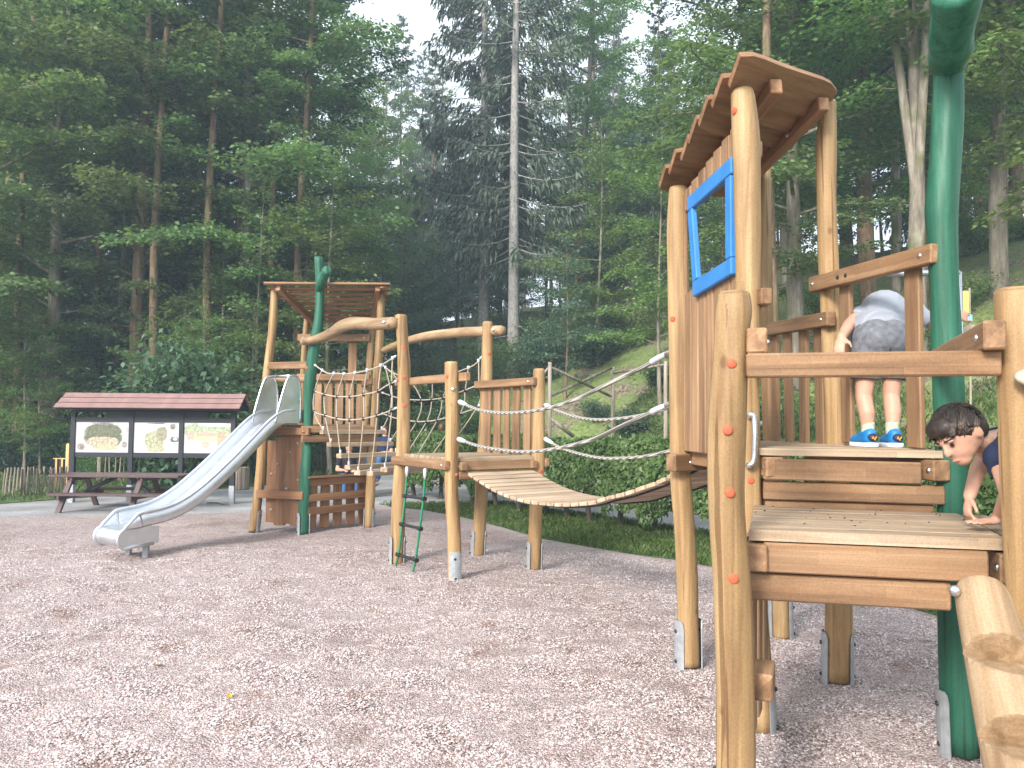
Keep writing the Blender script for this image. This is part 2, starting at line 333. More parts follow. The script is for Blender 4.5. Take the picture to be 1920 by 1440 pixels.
# loose pebbles on top of it, near the camera
def pebbles():
    n=230000; y=3.0+rs.rand(n)**1.55*6.5; x=(rs.rand(n)*2-1)*(y*.72+.4)
    ok=inside(GP,x,y)&(edge_dist(x,y)>.1); x,y=x[ok],y[ok]
    keep=rs.rand(len(x))<1.0; x,y=x[keep],y[keep]; n=len(x)
    r=.0046+.0042*rs.rand(n)**1.6; z=gz(x,y)
    base=np.array([(1,0,0),(0,1,0),(-1,0,0),(0,-1,0),(.1,.05,1)],float); f=np.array([(0,1,4),(1,2,4),(2,3,4),(3,0,4)])
    a=rs.rand(n)*6.28; ca,sa=np.cos(a),np.sin(a)
    V=base[None]*(1+.35*(rs.rand(n,5,3)-.5)); sx=r*(1+.5*rs.rand(n)); V=V*np.stack([sx,r,r*.85],-1)[:,None,:]
    X=V[...,0]*ca[:,None]-V[...,1]*sa[:,None]; Y=V[...,0]*sa[:,None]+V[...,1]*ca[:,None]
    V=np.stack([X+x[:,None],Y+y[:,None],V[...,2]+z[:,None]],-1).reshape(-1,3)
    Fq=(f[None]+(np.arange(n)*5)[:,None,None]).reshape(-1,3)
    o=part('loose_pebbles',npmesh('loose_pebbles',V,Fq,M_PEB,True),Matrix.Identity(4),None); tag(o,'loose pinkish pebbles covering the play area','gravel',kind='stuff')
pebbles()
# grey path and worn ground behind
m,t,b=newmat('grey_path'); L=t.links.new; tc=N(t,'TexCoord'); n1=N(t,'TexNoise'); n1.inputs['Scale'].default_value=1.1; n1.inputs['Detail'].default_value=9; L(tc.outputs['Object'],n1.inputs[0])
n2=N(t,'TexNoise'); n2.inputs['Scale'].default_value=45; n2.inputs['Detail'].default_value=4; L(tc.outputs['Object'],n2.inputs[0])
r1=ramp(t,[(.3,(.19,.185,.18)),(.55,(.29,.285,.285)),(.75,(.38,.37,.365))]); L(n1.outputs[0],r1.inputs[0]); r2=ramp(t,[(.35,(.6,.6,.6)),(.6,(1.1,1.1,1.1))]); L(n2.outputs[0],r2.inputs[0])
L(mix(t,r1.outputs[0],r2.outputs[0],.7,'MULTIPLY'),b.inputs['Base Color']); b.inputs['Roughness'].default_value=.9; bump(t,b,n2.outputs[0],.4,.01); M_PATH=m
hb=lambda u,s:H0+HD*u+HN*s
PP=[G(-900,985),G(-900,945),G(0,944),G(110,936),G(240,926),G(480,912),G(600,896),G(640,889),G(720,884)]+[hb(-9,4.2),hb(-3,3.9),hb(2,3.9),hb(16,3.9),hb(16,.75),hb(-3.4,.75),hb(-3.9,-.6)]+[G(711,949),G(600,954),G(480,960),G(250,968),G(0,970)]
sheet('path',PP,-.012,M_PATH)
# verge
m,t,b=newmat('turf'); L=t.links.new; tc=N(t,'TexCoord'); n1=N(t,'TexNoise'); n1.inputs['Scale'].default_value=5; n1.inputs['Detail'].default_value=8; L(tc.outputs['Object'],n1.inputs[0])
r1=ramp(t,[(.3,(.05,.045,.02)),(.45,(.045,.085,.018)),(.7,(.09,.15,.03))]); L(n1.outputs[0],r1.inputs[0]); L(r1.outputs[0],b.inputs['Base Color']); b.inputs['Roughness'].default_value=.95; bump(t,b,n1.outputs[0],.6,.03); M_TURF=m
VP=[G(711,945)]+[hb(-3.7,-.5),hb(-3.2,.75),hb(16,.75)]+[EDGE[-1]]+EDGE[-2:5:-1]
fine_sheet('grass_verge',VP,M_TURF,-.006,None,.6)
LP=[G(-900,943),G(0,942),G(110,934),G(240,924),G(480,910),G(600,894),G(640,887),G(720,882),G(760,868),G(600,866),G(300,872),G(-900,880)]
sheet('meadow',LP,-.018,M_TURF)
def grass(name,poly,n,hmin,hmax,mat,label,zf=None,seed=1,dens=None,wid=.004):
    r=np.random.RandomState(seed); P=np.array([(p[0],p[1]) for p in poly]); lo,hi=P.min(0),P.max(0)
    x=lo[0]+r.rand(n*4)*(hi[0]-lo[0]); y=lo[1]+r.rand(n*4)*(hi[1]-lo[1]); ok=inside(poly,x,y)
    if dens is not None: ok&=dens(x,y,r)
    x,y=x[ok][:n],y[ok][:n]; n=len(x)
    z=np.zeros(n) if zf is None else zf(x,y)
    a=r.rand(n)*6.28; h=hmin+(hmax-hmin)*r.rand(n)**2; ln=h*(.2+.8*r.rand(n)); b_=r.rand(n)*6.28; ww=wid*(1+r.rand(n))
    dx,dy=np.cos(a)*ww,np.sin(a)*ww; lx,ly=np.cos(b_)*ln,np.sin(b_)*ln
    V=np.stack([np.stack([x-dx,y-dy,z-.01],-1),np.stack([x+dx,y+dy,z-.01],-1),np.stack([x+dx*.7+lx*.35,y+dy*.7+ly*.35,z+h*.65],-1),np.stack([x+lx,y+ly,z+h],-1)],1).reshape(-1,3)
    Fq=np.arange(n*4).reshape(-1,4)
    o=part(name,npmesh(name,V,Fq,mat),Matrix.Identity(4),None); return tag(o,label,'grass',kind='stuff')
M_GRASS=leafmat('grass_blade',[(.0,(.035,.055,.014)),(.35,(.07,.11,.026)),(.7,(.12,.165,.05)),(1,(.2,.2,.09))],.3,.6)
grass('grass',VP,75000,.03,.085,M_GRASS,'short green grass on the verge between gravel and hedge',None,2,lambda x,y,r:(np.sin(3*x+y)+np.sin(5*y-2*x)+r.rand(len(x))*3.2>.1)&((x-H0.x)*HN.x+(y-H0.y)*HN.y<.7),.004)
grass('grass',LP,16000,.05,.2,M_GRASS,'grass and weeds along the picket fence on the left',None,4,None,.008)
BANK=[hb(-7,4.3),hb(16,4.3),hb(16,11),hb(-7,9.5)]
grass('grass',BANK,95000,.04,.16,M_GRASS,'patchy grass on the bank behind the hedge',lambda x,y:ground_z(x,y)-.03,5,lambda x,y,r:(np.sin(.9*x+.5*y)+np.sin(1.7*y-1.1*x)+.6*np.sin(4*x+3*y)+r.rand(len(x))*1.8>.3),.008)
# ================================================================ PLAYGROUND
class Post: pass
def post(root,pts,Y=None,mat=None,shoe=True,name='post',shoe_dir=None,plugs=(),top_round=.35,shoe_h=.33,low=.04):
    """pts: centre-line pixels (px,py,width px), top to bottom; the last one stands on the ground"""
    if Y is None: Y=G(pts[-1][0],pts[-1][1]).y
    P=[at(x,y,Y) for x,y,_ in pts]; Rr=[w_/FPX*Y/2 for _,_,w_ in pts]
    P=P[::-1]; Rr=Rr[::-1]; base=Vector((P[0].x,P[0].y,0))
    P[0]=Vector((P[0].x,P[0].y,low))
    m_=44; C=spline(P,m_); R_=[v.x for v in spline([Vector((r,0,0)) for r in Rr],m_)]
    rr=random.Random(int(pts[0][0]*7+pts[0][1])); ph=[rr.random()*6.28 for _ in range(8)]
    n=18; V=[];F=[]
    top=C[-1]; tr=R_[-1]
    C2=C[:-1]+[top-Vector((0,0,tr*top_round)),top-Vector((0,0,tr*top_round*.3)),top]; R2=R_[:-1]+[tr,tr*.93,tr*.72]
    C2=[c for c in C2]
    for i,(c,r) in enumerate(zip(C2,R2)):
        for k in range(n):
            a=2*math.pi*k/n; z=c.z
            f=1+.05*math.sin(2*a+ph[0]+z*1.3)+.035*math.sin(3*a+ph[1]-z*2.1)+.032*math.sin(z*6+ph[2]+a)+.022*math.sin(5*a+ph[3]+z*4)+.016*math.sin(11*z+2*a+ph[4])
            V.append(c+Vector((math.cos(a),math.sin(a),0))*r*f)
    for i in range(len(C2)-1):
        for k in range(n):
            j=(k+1)%n; F.append((i*n+k,i*n+j,i*n+n+j,i*n+n+k))
    F.append(tuple(range(n-1,-1,-1))); F.append(tuple((len(C2)-1)*n+k for k in range(n)))
    o=part(name,mesh(name,[v-base for v in V],F,mat or M_POST,True),Matrix.Translation(base),root)
    p=Post(); p.o=o; p.C=C; p.R=R_; p.Y=Y; p.base=base; p.top=C[-1]
    def c(z):
        for a,b_,ra,rb in zip(C[:-1],C[1:],R_[:-1],R_[1:]):
            if a.z<=z<=b_.z or b_ is C[-1]:
                t_=(z-a.z)/max(1e-6,b_.z-a.z); t_=min(max(t_,0),1.2); return a.lerp(b_,t_), ra+(rb-ra)*t_
        return C[0].copy(),R_[0]
    p.c=c; p.xy=lambda z=1.2:Vector((c(z)[0].x,c(z)[0].y,0))
    if shoe:
        sd_=Vector(shoe_dir or (1,0,0)).normalized(); r0=c(.2)[1]
        for s in(-1,1):
            mb=MB(); hh=shoe_h; k=7
            ang0=math.atan2(sd_.y*s,sd_.x*s); A=[ang0+(i/(k-1)-.5)*1.5 for i in range(k)]
            for zi in (-.12,hh-.05,hh-.015,hh):
                sh={-.12:1,hh-.05:1,hh-.015:.9,hh:.7}[zi]; cc=c(max(zi,.04))[0]
                for rad in(r0*1.10+.002,r0*1.10+.010):
                    for i in range(k):
                        a=ang0+(i/(k-1)-.5)*1.5*sh; mb.V.append(Vector((cc.x+math.cos(a)*rad,cc.y+math.sin(a)*rad,zi)))
            ro=lambda lv,ie,i:lv*2*k+ie*k+i
            for lv in range(3):
                for i in range(k-1):
                    mb.F.append((ro(lv,1,i),ro(lv,1,i+1),ro(lv+1,1,i+1),ro(lv+1,1,i))); mb.F.append((ro(lv,0,i+1),ro(lv,0,i),ro(lv+1,0,i),ro(lv+1,0,i+1)))
                for i in(0,k-1):
                    q_=(ro(lv,0,i),ro(lv,1,i),ro(lv+1,1,i),ro(lv+1,0,i)); mb.F.append(q_ if i==0 else q_[::-1])
            for i in range(k-1): mb.F.append((ro(3,0,i),ro(3,1,i),ro(3,1,i+1),ro(3,0,i+1)))
            s_o=mb.build('steel_shoe',M_GALV,o)
            for zb in(.07,shoe_h-.07):
                cc=c(zb)[0]; bolt(o,cc+sd_*s*(r0*1.1+.011),sd_*s,.013,'shoe_bolt',M_BOLTD)
    for (x,y) in plugs: plug(p,x,y)
    return p
def plug(p,px,py,r=.013,s=1.0):
    """coloured cap over a bolt hole, on the side of the post that the camera sees"""
    d=ray(px,py).normalized(); hit=at(px,py,p.Y); cc,rad=p.c(hit.z)
    dx=hit.x-cc.x; dx=max(-rad*.9,min(rad*.9,dx)); dep=math.sqrt(max(1e-6,rad*rad-dx*dx))
    q_=Vector((cc.x+dx,cc.y-dep*.985,hit.z)); n=Vector((dx,-dep,0)).normalized()
    bolt(p.o,q_+n*rad*.075,n,max(.014,rad*.27)*s,'bolt_cap',M_PLUG)
def pl(a,b,t): return a+(b-a)*t
def clip(poly,n,d,keep):     # keep side n.p*keep >= d*keep
    out=[]
    for i in range(len(poly)):
        a,b_=poly[i],poly[(i+1)%len(poly)]; fa=(a.dot(n)-d)*keep; fb=(b_.dot(n)-d)*keep
        if fa>=0: out.append(a)
        if (fa>=0)!=(fb>=0): out.append(a.lerp(b_,fa/(fa-fb)))
    return out
def planks(root,poly,z,dirv,wid,th,mat,name='deck_board',gap=.010,jit=.004):
    """deck of separate boards: polygon cut into strips that run along dirv"""
    dirv=Vector((dirv[0],dirv[1],0)).normalized(); n=Vector((-dirv.y,dirv.x,0)); poly=[Vector((p[0],p[1],0)) for p in poly]
    ar=sum(poly[i].x*poly[(i+1)%len(poly)].y-poly[(i+1)%len(poly)].x*poly[i].y for i in range(len(poly)))
    if ar<0: poly=poly[::-1]
    lo=min(p.dot(n) for p in poly); hi=max(p.dot(n) for p in poly); k=max(1,round((hi-lo)/wid)); wd=(hi-lo)/k
    for i in range(k):
        q_=clip(clip(poly,n,lo+i*wd+gap/2,1),n,lo+(i+1)*wd-gap/2,-1)
        if len(q_)<3: continue
        c=sum(q_,Vector())/len(q_); zz=z+random.uniform(-jit,jit)*.5
        M=basis(c-dirv*.5,c+dirv*.5); M.translation=Vector((c.x,c.y,zz)); Mi=M.inverted()
        def ring(f,zv): return [Mi@Vector((p.x+(c.x-p.x)/(p-c).length*f,p.y+(c.y-p.y)/(p-c).length*f,zv)) for p in q_]
        V=ring(0,zz-th)+ring(0,zz-.005)+ring(.005,zz); m_=len(q_); F=[tuple(range(m_-1,-1,-1)),tuple(range(2*m_,3*m_))]
        for r in range(2):
            for a in range(m_):
                b_=(a+1)%m_; F.append((r*m_+a,r*m_+b_,r*m_+m_+b_,r*m_+m_+a))
        part(name,mesh(name,V,F,mat),M,root)
def boards(root,p0,p1,z0,z1,n,mat,wid,th=.03,gaps=None,name='board',topj=.0,nrm=None,bolts=False):
    """n upright boards side by side between plan points p0 and p1"""
    p0=Vector((p0[0],p0[1],0));p1=Vector((p1[0],p1[1],0)); d=(p1-p0).normalized(); nn=Vector((-d.y,d.x,0)); out=[]
    for i in range(n):
        t_=(i+.5)/n if gaps is None else gaps[i]
        c=p0.lerp(p1,t_)+nn*random.uniform(-.003,.003); ln=random.uniform(-.012,.012); za=(z0(t_) if callable(z0) else z0)+random.uniform(0,topj); zb=z1(t_) if callable(z1) else z1
        out.append(beam(root,name,Vector((c.x-ln*.5,c.y,za)),Vector((c.x+ln*.5,c.y,zb)),wid*random.uniform(.93,1.04),th,mat,up=d,ch=.006))
    return out
def rope(root,P,r,mat,name,n=6,m_=None):
    C=spline(P,m_ or max(12,len(P)*4)); return MB().tube(C,r,n).build(name,mat,root,smooth=True)
def sag(a,b,k,n=12):
    a=Vector(a);b=Vector(b); return [a.lerp(b,i/(n-1))-Vector((0,0,k*4*(i/(n-1))*(1-i/(n-1)))) for i in range(n)]
def sleeve(root,a,b,r=.024):
    a=Vector(a);b=Vector(b); return MB().tube([a,a.lerp(b,.15),a.lerp(b,.5),b],[r*.7,r*1.15,r*1.1,r*.7],10).build('rope_sleeve',M_ROPEW,root,smooth=True)
def log(root,P,R_,mat,name,seed=0,n=16,m_=26):
    """crooked round timber lying along its own x axis"""
    P=[Vector(p) for p in P]; M=basis(P[0],P[-1]); Mi=M.inverted(); C=spline(P,m_); rr=[v.x for v in spline([Vector((r,0,0)) for r in R_],m_)]
    fr=frames(C)[1]; rg=random.Random(seed); ph=[rg.random()*6.28 for _ in range(5)]; V=[];F=[]
    for i,(c,(t_,u,v),r) in enumerate(zip(C,fr,rr)):
        e=.8 if i in(0,m_-1) else 1
        for k in range(n):
            a=2*math.pi*k/n; s=i/m_*6
            V.append(Mi@(c+(u*math.cos(a)+v*math.sin(a))*r*e*(1+.06*math.sin(2*a+ph[0]+s)+.05*math.sin(3*s+ph[1]+a)+.02*math.sin(5*a+ph[2]))))
    for i in range(m_-1):
        for k in range(n):
            j=(k+1)%n; F.append((i*n+k,i*n+j,i*n+n+j,i*n+n+k))
    F.append(tuple(range(n-1,-1,-1))); F.append(tuple((m_-1)*n+k for k in range(n)))
    return part(name,mesh(name,V,F,mat,True),M,root)
# ------------------------------------------------ right tower: posts A B C D and green G
ptsA=[(1271,350,32),(1269,440,36),(1274,590,39),(1275,853,37),(1278,920,39),(1289,1120,41),(1291,1258,42)]
ptsB=[(1392,168,43),(1399,258,52),(1402,330,52),(1402,440,50),(1400,600,48),(1402,850,46),(1405,960,45),(1418,1150,42),(1432,1385,40)]
ptsC=[(1551,188,30),(1548,275,37),(1549,347,36),(1553,480,38),(1558,600,38),(1567,760,40),(1570,950,44),(1571,1110,46),(1570,1287,46)]
ptsD=[(1432,300,25),(1436,600,29),(1450,900,33),(1462,1100,36),(1465,1204,36)]
ptsG=[(1784,-60,64),(1782,60,60),(1779,135,52),(1776,212,53),(1772,300,55),(1766,390,57),(1767,440,53),(1771,587,53),(1779,753,57),(1785,930,54),(1792,1222,56),(1801,1424,62)]
base=G(1432,1385)
T=thing('lookout_tower',base,'roofed timber lookout tower with blue window frame and bending child on its deck','play tower')
A=post(T,ptsA,shoe_dir=(1,.3,0),plugs=[(1289,661),(1289,761),(1259,600)])
B=post(T,ptsB,shoe_dir=(-.9,.5,0),plugs=[(1374,212),(1401,899)])
C=post(T,ptsC,shoe_dir=(1,-.25,0))
D=post(T,ptsD,shoe_dir=(1,-.35,0))
Gp=post(T,ptsG,mat=M_GREEN,shoe_dir=(1,-.1,0),plugs=[(1803,911)],top_round=.1)
Gp.o['label']='green painted post with a sawn-off branch'
st=log(Gp.o,[at(1777,128,Gp.Y+.02),at(1783,80,Gp.Y-.18),at(1797,-30,Gp.Y-.50)],[.07,.1,.1],M_GREEN,'branch_stub',4)
ZU=1.475; ZL=1.185
a,b_,c_,d_,g_=A.xy(ZU),B.xy(ZU),C.xy(ZU),D.xy(ZU),Gp.xy(ZU)
bg=(g_-b_).normalized(); bgn=Vector((-bg.y,bg.x,0))         # along the front edge, and away from the camera
front=b_-bgn*.02
nearL=onp(1424,837,b_-bgn*.06,g_-bgn*.06); nearR=onp(1779,845,b_-bgn*.06,g_-bgn*.06)
up_poly=[nearL,nearR,g_+bgn*.1-bg*.02,c_+bg*.06-bgn*.05,d_+Vector((.03,-.05,0)),a+Vector((.06,.03,0)),b_+bgn*.12-bg*.02]
planks(T,up_poly,ZU,bg,.115,.036,M_DECK)
# beams under the upper deck
beam(T,'beam',nearL+Vector((.02,.01,0))-Vector((0,0,nearL.z-ZU+.105)),pl(nearL,nearR,.86)+Vector((0,.01,0))-Vector((0,0,nearL.z-ZU+.105)),.105,.06,M_BEAM)
for k,(f0,f1,dz,dy) in enumerate(((0.02,.98,.215,.03),(.03,.93,.295,.05))):
    p=pl(nearL,nearR,f0)+bgn*dy; q=pl(nearL,nearR,f1)+bgn*dy; p.z=q.z=ZU-dz; beam(T,'beam',p,q,.09 if k==0 else .06,.06,M_BEAM)
for (p,q,ex) in((b_+bg*.10,a+bg*.10,.08),(g_-bg*.1,c_-bg*.10,.1)):
    p=p.copy();q=q.copy(); p.z=q.z=ZU-.095; beam(T,'joist',p,q,.10,.09,M_BEAM,ext=ex,bolts=((-.47,1),(-.47,-1)))
p=a+(d_-a).normalized()*-.02+Vector((-.02,-.09,0)); q=d_+Vector((.02,-.09,0)); p.z=q.z=ZU-.13; beam(T,'beam',p,q,.11,.08,M_BEAM,ext=.07,bolts=((-.38,-1),))
# wall A-B with window
ab=(a-b_).normalized(); abn=Vector((-ab.y,ab.x,0))
if abn.x>0: abn=-abn                                          # outward, to the left
wa=a+abn*(-.02); wb=b_+abn*(-.02)
roofz=lambda u:3.16+(3.30-3.16)*(1-u)                          # u: 0 at B, 1 at A
wl=lambda u:pl(wb,wa,u)
W0,W1=.12,.86; sill=2.33; head=lambda u:2.93
fr_a=wl(0.06)+abn*.03; fr_b=wl(.93)+abn*.03
tl=onp(1293,384,fr_a,fr_b);tr=onp(1376,309,fr_a,fr_b);bl=onp(1303,543,fr_a,fr_b);brr=onp(1376,498,fr_a,fr_b)
for i in range(7):
    u=.1+(i+.5)/7*.83; c=wl(u); zt=3.10+.16*(1-u)
    wdt=.83*(wa-wb).length/7*.84
    fz=lambda lo,hi,px:lo+(hi-lo)*px
    zs=pl(brr,bl,u).z; zh=pl(tr,tl,u).z
    beam(T,'wall_board',(c.x,c.y,ZU-.06),(c.x,c.y,zs+.01),wdt,.028,M_PLANK,up=ab)
    beam(T,'wall_board',(c.x,c.y,zh-.01),(c.x,c.y,zt),wdt,.028,M_PLANK,up=ab)
for u in (.04,.955):
    c=wl(u); beam(T,'wall_board',(c.x,c.y,ZU-.06),(c.x,c.y,3.1),.05,.028,M_PLANK,up=ab)
wf=thing  # window frame: one part with its four bars as sub-parts
fo=bpy.data.objects.new('window_frame',None); fo.empty_display_size=.05; Mf=Matrix.Translation(bl); link(fo,Mf,T)
beam(fo,'frame_bar',tl,tr,.095,.035,M_BLUE); beam(fo,'frame_bar',bl,brr,.095,.035,M_BLUE)
dv=(tr-tl).normalized()
beam(fo,'frame_bar',pl(bl,brr,.06)+Vector((0,0,.048)),pl(tl,tr,.06)-Vector((0,0,.048)),.08,.034,M_BLUE,up=dv)
beam(fo,'frame_bar',pl(bl,brr,.93)+Vector((0,0,.048)),pl(tl,tr,.93)-Vector((0,0,.048)),.08,.034,M_BLUE,up=dv)
for zz in(2.25,3.05):
    p=wa-abn*.045; q=wb-abn*.045; p.z=q.z=zz; beam(T,'rail',p,q,.085,.06,M_BEAM,ext=.1 if zz<3 else 0)
# lower panel below the deck on the same side
for z_ in(.58,):
    p=a-abn*.06;q=b_-abn*.03; p=pl(p,q,.82); p.z=q.z=z_; beam(T,'rail',p,q,.10,.08,M_BEAM,ext=.08)
boards(T,pl(wa,wb,.82)-abn*.08,wb-abn*.06,.42,ZU-.16,2,M_PLANK,.09)
# railing C-D
p=c_.copy();q=d_.copy(); nrm=Vector((q.y-p.y,-(q.x-p.x),0)).normalized()
if nrm.y>0: nrm=-nrm
p=onp(1556,598,c_+nrm*.08,d_+nrm*.08); q=onp(1420,622,c_+nrm*.08,d_+nrm*.08); beam(T,'rail',p,q,.09,.06,M_BEAM,bolts=((-.43,-1),(-.43,1)),ext=.02)
boards(T,c_+nrm*.04,d_+nrm*.04,ZU-.03,p.z,5,M_PLANK,.105,.03,gaps=(.13,.36,.6,.82,.97))
# railing C-G: rail and two boards with a gap to slip through
nr=Vector((-1,0,0)); p=onp(1527,534,c_+Vector((-.09,-.1,0)),g_+Vector((-.09,0,0))); q=onp(1750,476,c_+Vector((-.09,-.1,0)),g_+Vector((-.09,0,0)))
ro_=beam(T,'rail',p,q,.095,.06,M_BEAM,bolts=((-.46,1),(.43,1),(-.46,-1),(.43,-1)),ext=.02)
for f in(.285,.36): 
    mm=W[ro_]; L_=(q-p).length
    for s in(1,-1): bolt(ro_,mm@Vector(((f-.5)*L_,s*.0305,.0)),mm.to_3x3()@Vector((0,s,0)),.013,'hole_plug',M_DARK)
e0=c_+Vector((-.05,-.1,0)); e1=g_+Vector((-.05,0,0))
for (px,wd,bot,top) in((1587,.11,831,545),(1714,.118,841,500)):
    lo=onp(px+4,bot,e0,e1); hi=onp(px-2,top,e0,e1); hi=Vector((lo.x+(hi.x-lo.x)*.4,lo.y+(hi.y-lo.y)*.4,p.z-.02+(q.z-p.z)*.5)); beam(T,'board',lo,hi,wd,.03,M_PLANK,up=(g_-c_))
# roof
zA,zB,zC=3.19,3.36,3.62; zD=zA+zC-zB
fl=Vector((1.17*1.0,3.78,0)); 
rB=at(1402,122,B.Y-.2); rC=at(1572,183,C.Y-.13); rA=at(1246,352,A.Y+.12); rD=rA+(rC-rB)*.93+Vector((0,0,.02))
nb=7
for i in range(nb):
    u0=i/nb-.03; u1=(i+1)/nb+.035
    cL=pl(rB,rA,(u0+u1)/2); cR=pl(rC,rD,(u0+u1)/2); wdt=(rA-rB).length*(u1-u0)
    up=(rB-rA).normalized(); ax=(cR-cL).normalized(); nrm=ax.cross(up).normalized(); 
    if nrm.z<0: nrm=-nrm
    # boards lie shingled: tilt each a little so its lower edge rests on the next one
    bi=up*math.cos(.25)+nrm*math.sin(.25)
    ex=.05+random.uniform(-.025,.03)
    n_=10; V=[];F=[]; M=basis(cL-ax*ex,cR+ax*(.02+random.uniform(-.01,.02)),nrm); Mi=M.inverted(); p0=cL-ax*ex; p1=cR+ax*.03
    ph=random.random()*6
    for k in range(n_+1):
        t_=k/n_; c=pl(p0,p1,t_)+nrm*.03
        e=wdt/2*(1+.05*math.sin(5*t_+ph)); e2=wdt/2*(1+.05*math.sin(4*t_+ph+2))
        if k in(0,n_): e*=.72; e2*=.72
        if k in(1,n_-1): e*=.95; e2*=.95
        for (bb,hh) in((-e2,-.013),(e,-.013),(e,.013),(-e2,.013)): V.append(Mi@(c+bi*bb+nrm*hh))
    for k in range(n_):
        for s in range(4):
            s2=(s+1)%4; F.append((k*4+s,k*4+s2,k*4+4+s2,k*4+4+s))
    F.append((3,2,1,0)); F.append(tuple(n_*4+s for s in range(4)))
    part('roof_board',mesh('roof_board',V,F,M_ROOF),M,T)
def under(pA,pB,dz=.085): return pA-Vector((0,0,dz)),pB-Vector((0,0,dz))
p=pl(pl(rB,rC,.30),pl(rA,rD,.30),.02);q=pl(pl(rB,rC,.30),pl(rA,rD,.30),.98); p,q=under(p,q,.035); beam(T,'rafter',p,q,.085,.07,M_ROOF)
p=pl(pl(rB,rC,.86),pl(rA,rD,.86),.03);q=pl(pl(rB,rC,.86),pl(rA,rD,.86),.98); p,q=under(p,q,.035); beam(T,'rafter',p,q,.085,.07,M_ROOF,bolts=((-.2,1),(-.2,-1)))
# steel grab handle on B
hc,hr=B.c(1.45); hY=hc.y-hr
hp=[at(1402,787,hY+.03),at(1407,778,hY-.03),at(1414,783,hY-.04),at(1416,820,hY-.045),at(1414,862,hY-.04),at(1405,873,hY-.03),at(1400,870,hY+.03)]
MB().tube(spline(hp,30),.0145,10).build('grab_handle',M_STEEL,T,smooth=True)
# fireman's pole beyond the green post
FPp=thing('fire_pole',(2.68,4.62,0),'thin steel sliding pole beside the green post, gripped by bending child','pole')
fx=at(1799,600,4.75); MB().tube([(fx.x,fx.y,0),(fx.x,fx.y,1.6),(fx.x,fx.y,at(1799,510,4.75).z)],.018,10).build('pole',M_STEEL,FPp,smooth=True)
bz=at(1799,512,4.75).z; MB().tube([(fx.x,fx.y,bz),(c_.x+.1,c_.y+.02,bz)],.02,10).build('cross_bar',M_STEEL,FPp,smooth=True)
W[FPp]  # placed
# ------------------------------------------------ low platform in front
YE,YF=2.87,2.72
ptsE=[(1377,546,52),(1376,585,63),(1371,640,62),(1364,773,67),(1362,907,65),(1366,1000,67),(1372,1102,69),(1378,1384,72),(1382,1600,72)]
ptsF=[(1906,540,70),(1908,600,74),(1912,720,76),(1918,850,78),(1925,980,80),(1935,1130,80),(1950,1400,80),(1962,1650,80)]
S=thing('low_platform',Vector((at(1382,1600,YE).x,YE,0)),'low timber step platform with side rails in front of the lookout tower','play platform')
E=post(S,ptsE,YE,shoe_dir=(-1,.2,0),plugs=[(1363,684),(1355,806),(1359,921),(1365,1078)])
F_=post(S,ptsF,YF,shoe_dir=(1,0,0),plugs=[(1912,672)])
n1=G(1404,993,ZL);n2=G(1890,1011,ZL);f2=G(1797,963,ZL);f1=G(1414,947,ZL)
planks(S,[n1,n2,f2,f1],ZL,(n2-n1),.118,.042,M_DECK)
f3=f2+(f2-f1)*.62; n3=n2+(n2-n1)*.62
sd2=(f2-n2)
planks(S,[n2+(n2-n1)*.012,n3,f3,f2+(n2-n1)*.012],ZL-.004,sd2,.12,.04,M_DECK)
nv=(n2-n1).normalized(); nn=Vector((-nv.y,nv.x,0))
def down(p,dz,off=0.0): return Vector((p.x,p.y,ZL-dz))+nn*off
beam(S,'beam',down(pl(n1,n2,.06),.105,.03),down(pl(n1,n2,.93),.105,.03),.115,.06,M_BEAM)
beam(S,'beam',down(pl(n1,n2,-.01),.225,.06),down(pl(n1,n2,.80),.225,.06),.105,.06,M_BEAM)
beam(S,'beam',down(pl(f1,f2,.02),.10,-.05),down(pl(f1,f2,.98),.10,-.05),.11,.06,M_BEAM)
for (p,q,k) in((pl(n1,n2,.03),pl(f1,f2,.03),1),(pl(n1,n2,1.0),pl(f1,f2,1.0),-1)):
    beam(S,'joist',down(p,.105,-.03),down(q,.105,0),.105,.075,M_BEAM,bolts=((-.45,1),(-.45,-1)))
beam(S,'joist',down(n3,.1,0)-nv*.05,down(f3,.1,0)-nv*.05,.1,.07,M_BEAM)
# rails
p=at(1398,686,YE-.045); q=at(1872,681,YF-.02); beam(S,'rail',p,q,.088,.06,M_BEAM)
p=at(1419,638,YE-.07); q=Vector((b_.x-.0,b_.y-.09,p.z)); q=Vector((B.xy(1.9).x+.06,B.Y-.04,p.z)); beam(S,'rail',p,q,.093,.072,M_BEAM,bolts=((-.42,-1),))
p=at(1866,627,YF-.10); q=Vector((Gp.xy(1.9).x-.07,Gp.Y-.06,p.z)); beam(S,'rail',p,q,.10,.07,M_BEAM,bolts=((-.4,1),(-.4,-1)))
# boards below the deck on its left side
p=at(1429,1290,2.93); q=Vector((B.xy(.5).x+.06,B.Y-.1,p.z)); beam(S,'rail',p,p+(q-p).normalized()*.2,.10,.074,M_BEAM)
bo=down(n1,0); boards(S,Vector((p.x-.045,p.y+.12,0)),Vector((q.x-.05,q.y,0)),.28,ZL-.05,4,M_PLANK,.12)
# far posts that carry the side extension (mostly out of the picture)
for (pp) in(n3,f3):
    xb=pp+nv*.06; mbp=MB().tube([(xb.x,xb.y,-.1),(xb.x+.01,xb.y,.8),(xb.x,xb.y,1.95)],[.07,.068,.06],14); mbp.build('post',M_POST,S,Matrix.Translation((xb.x,xb.y,0)),True)
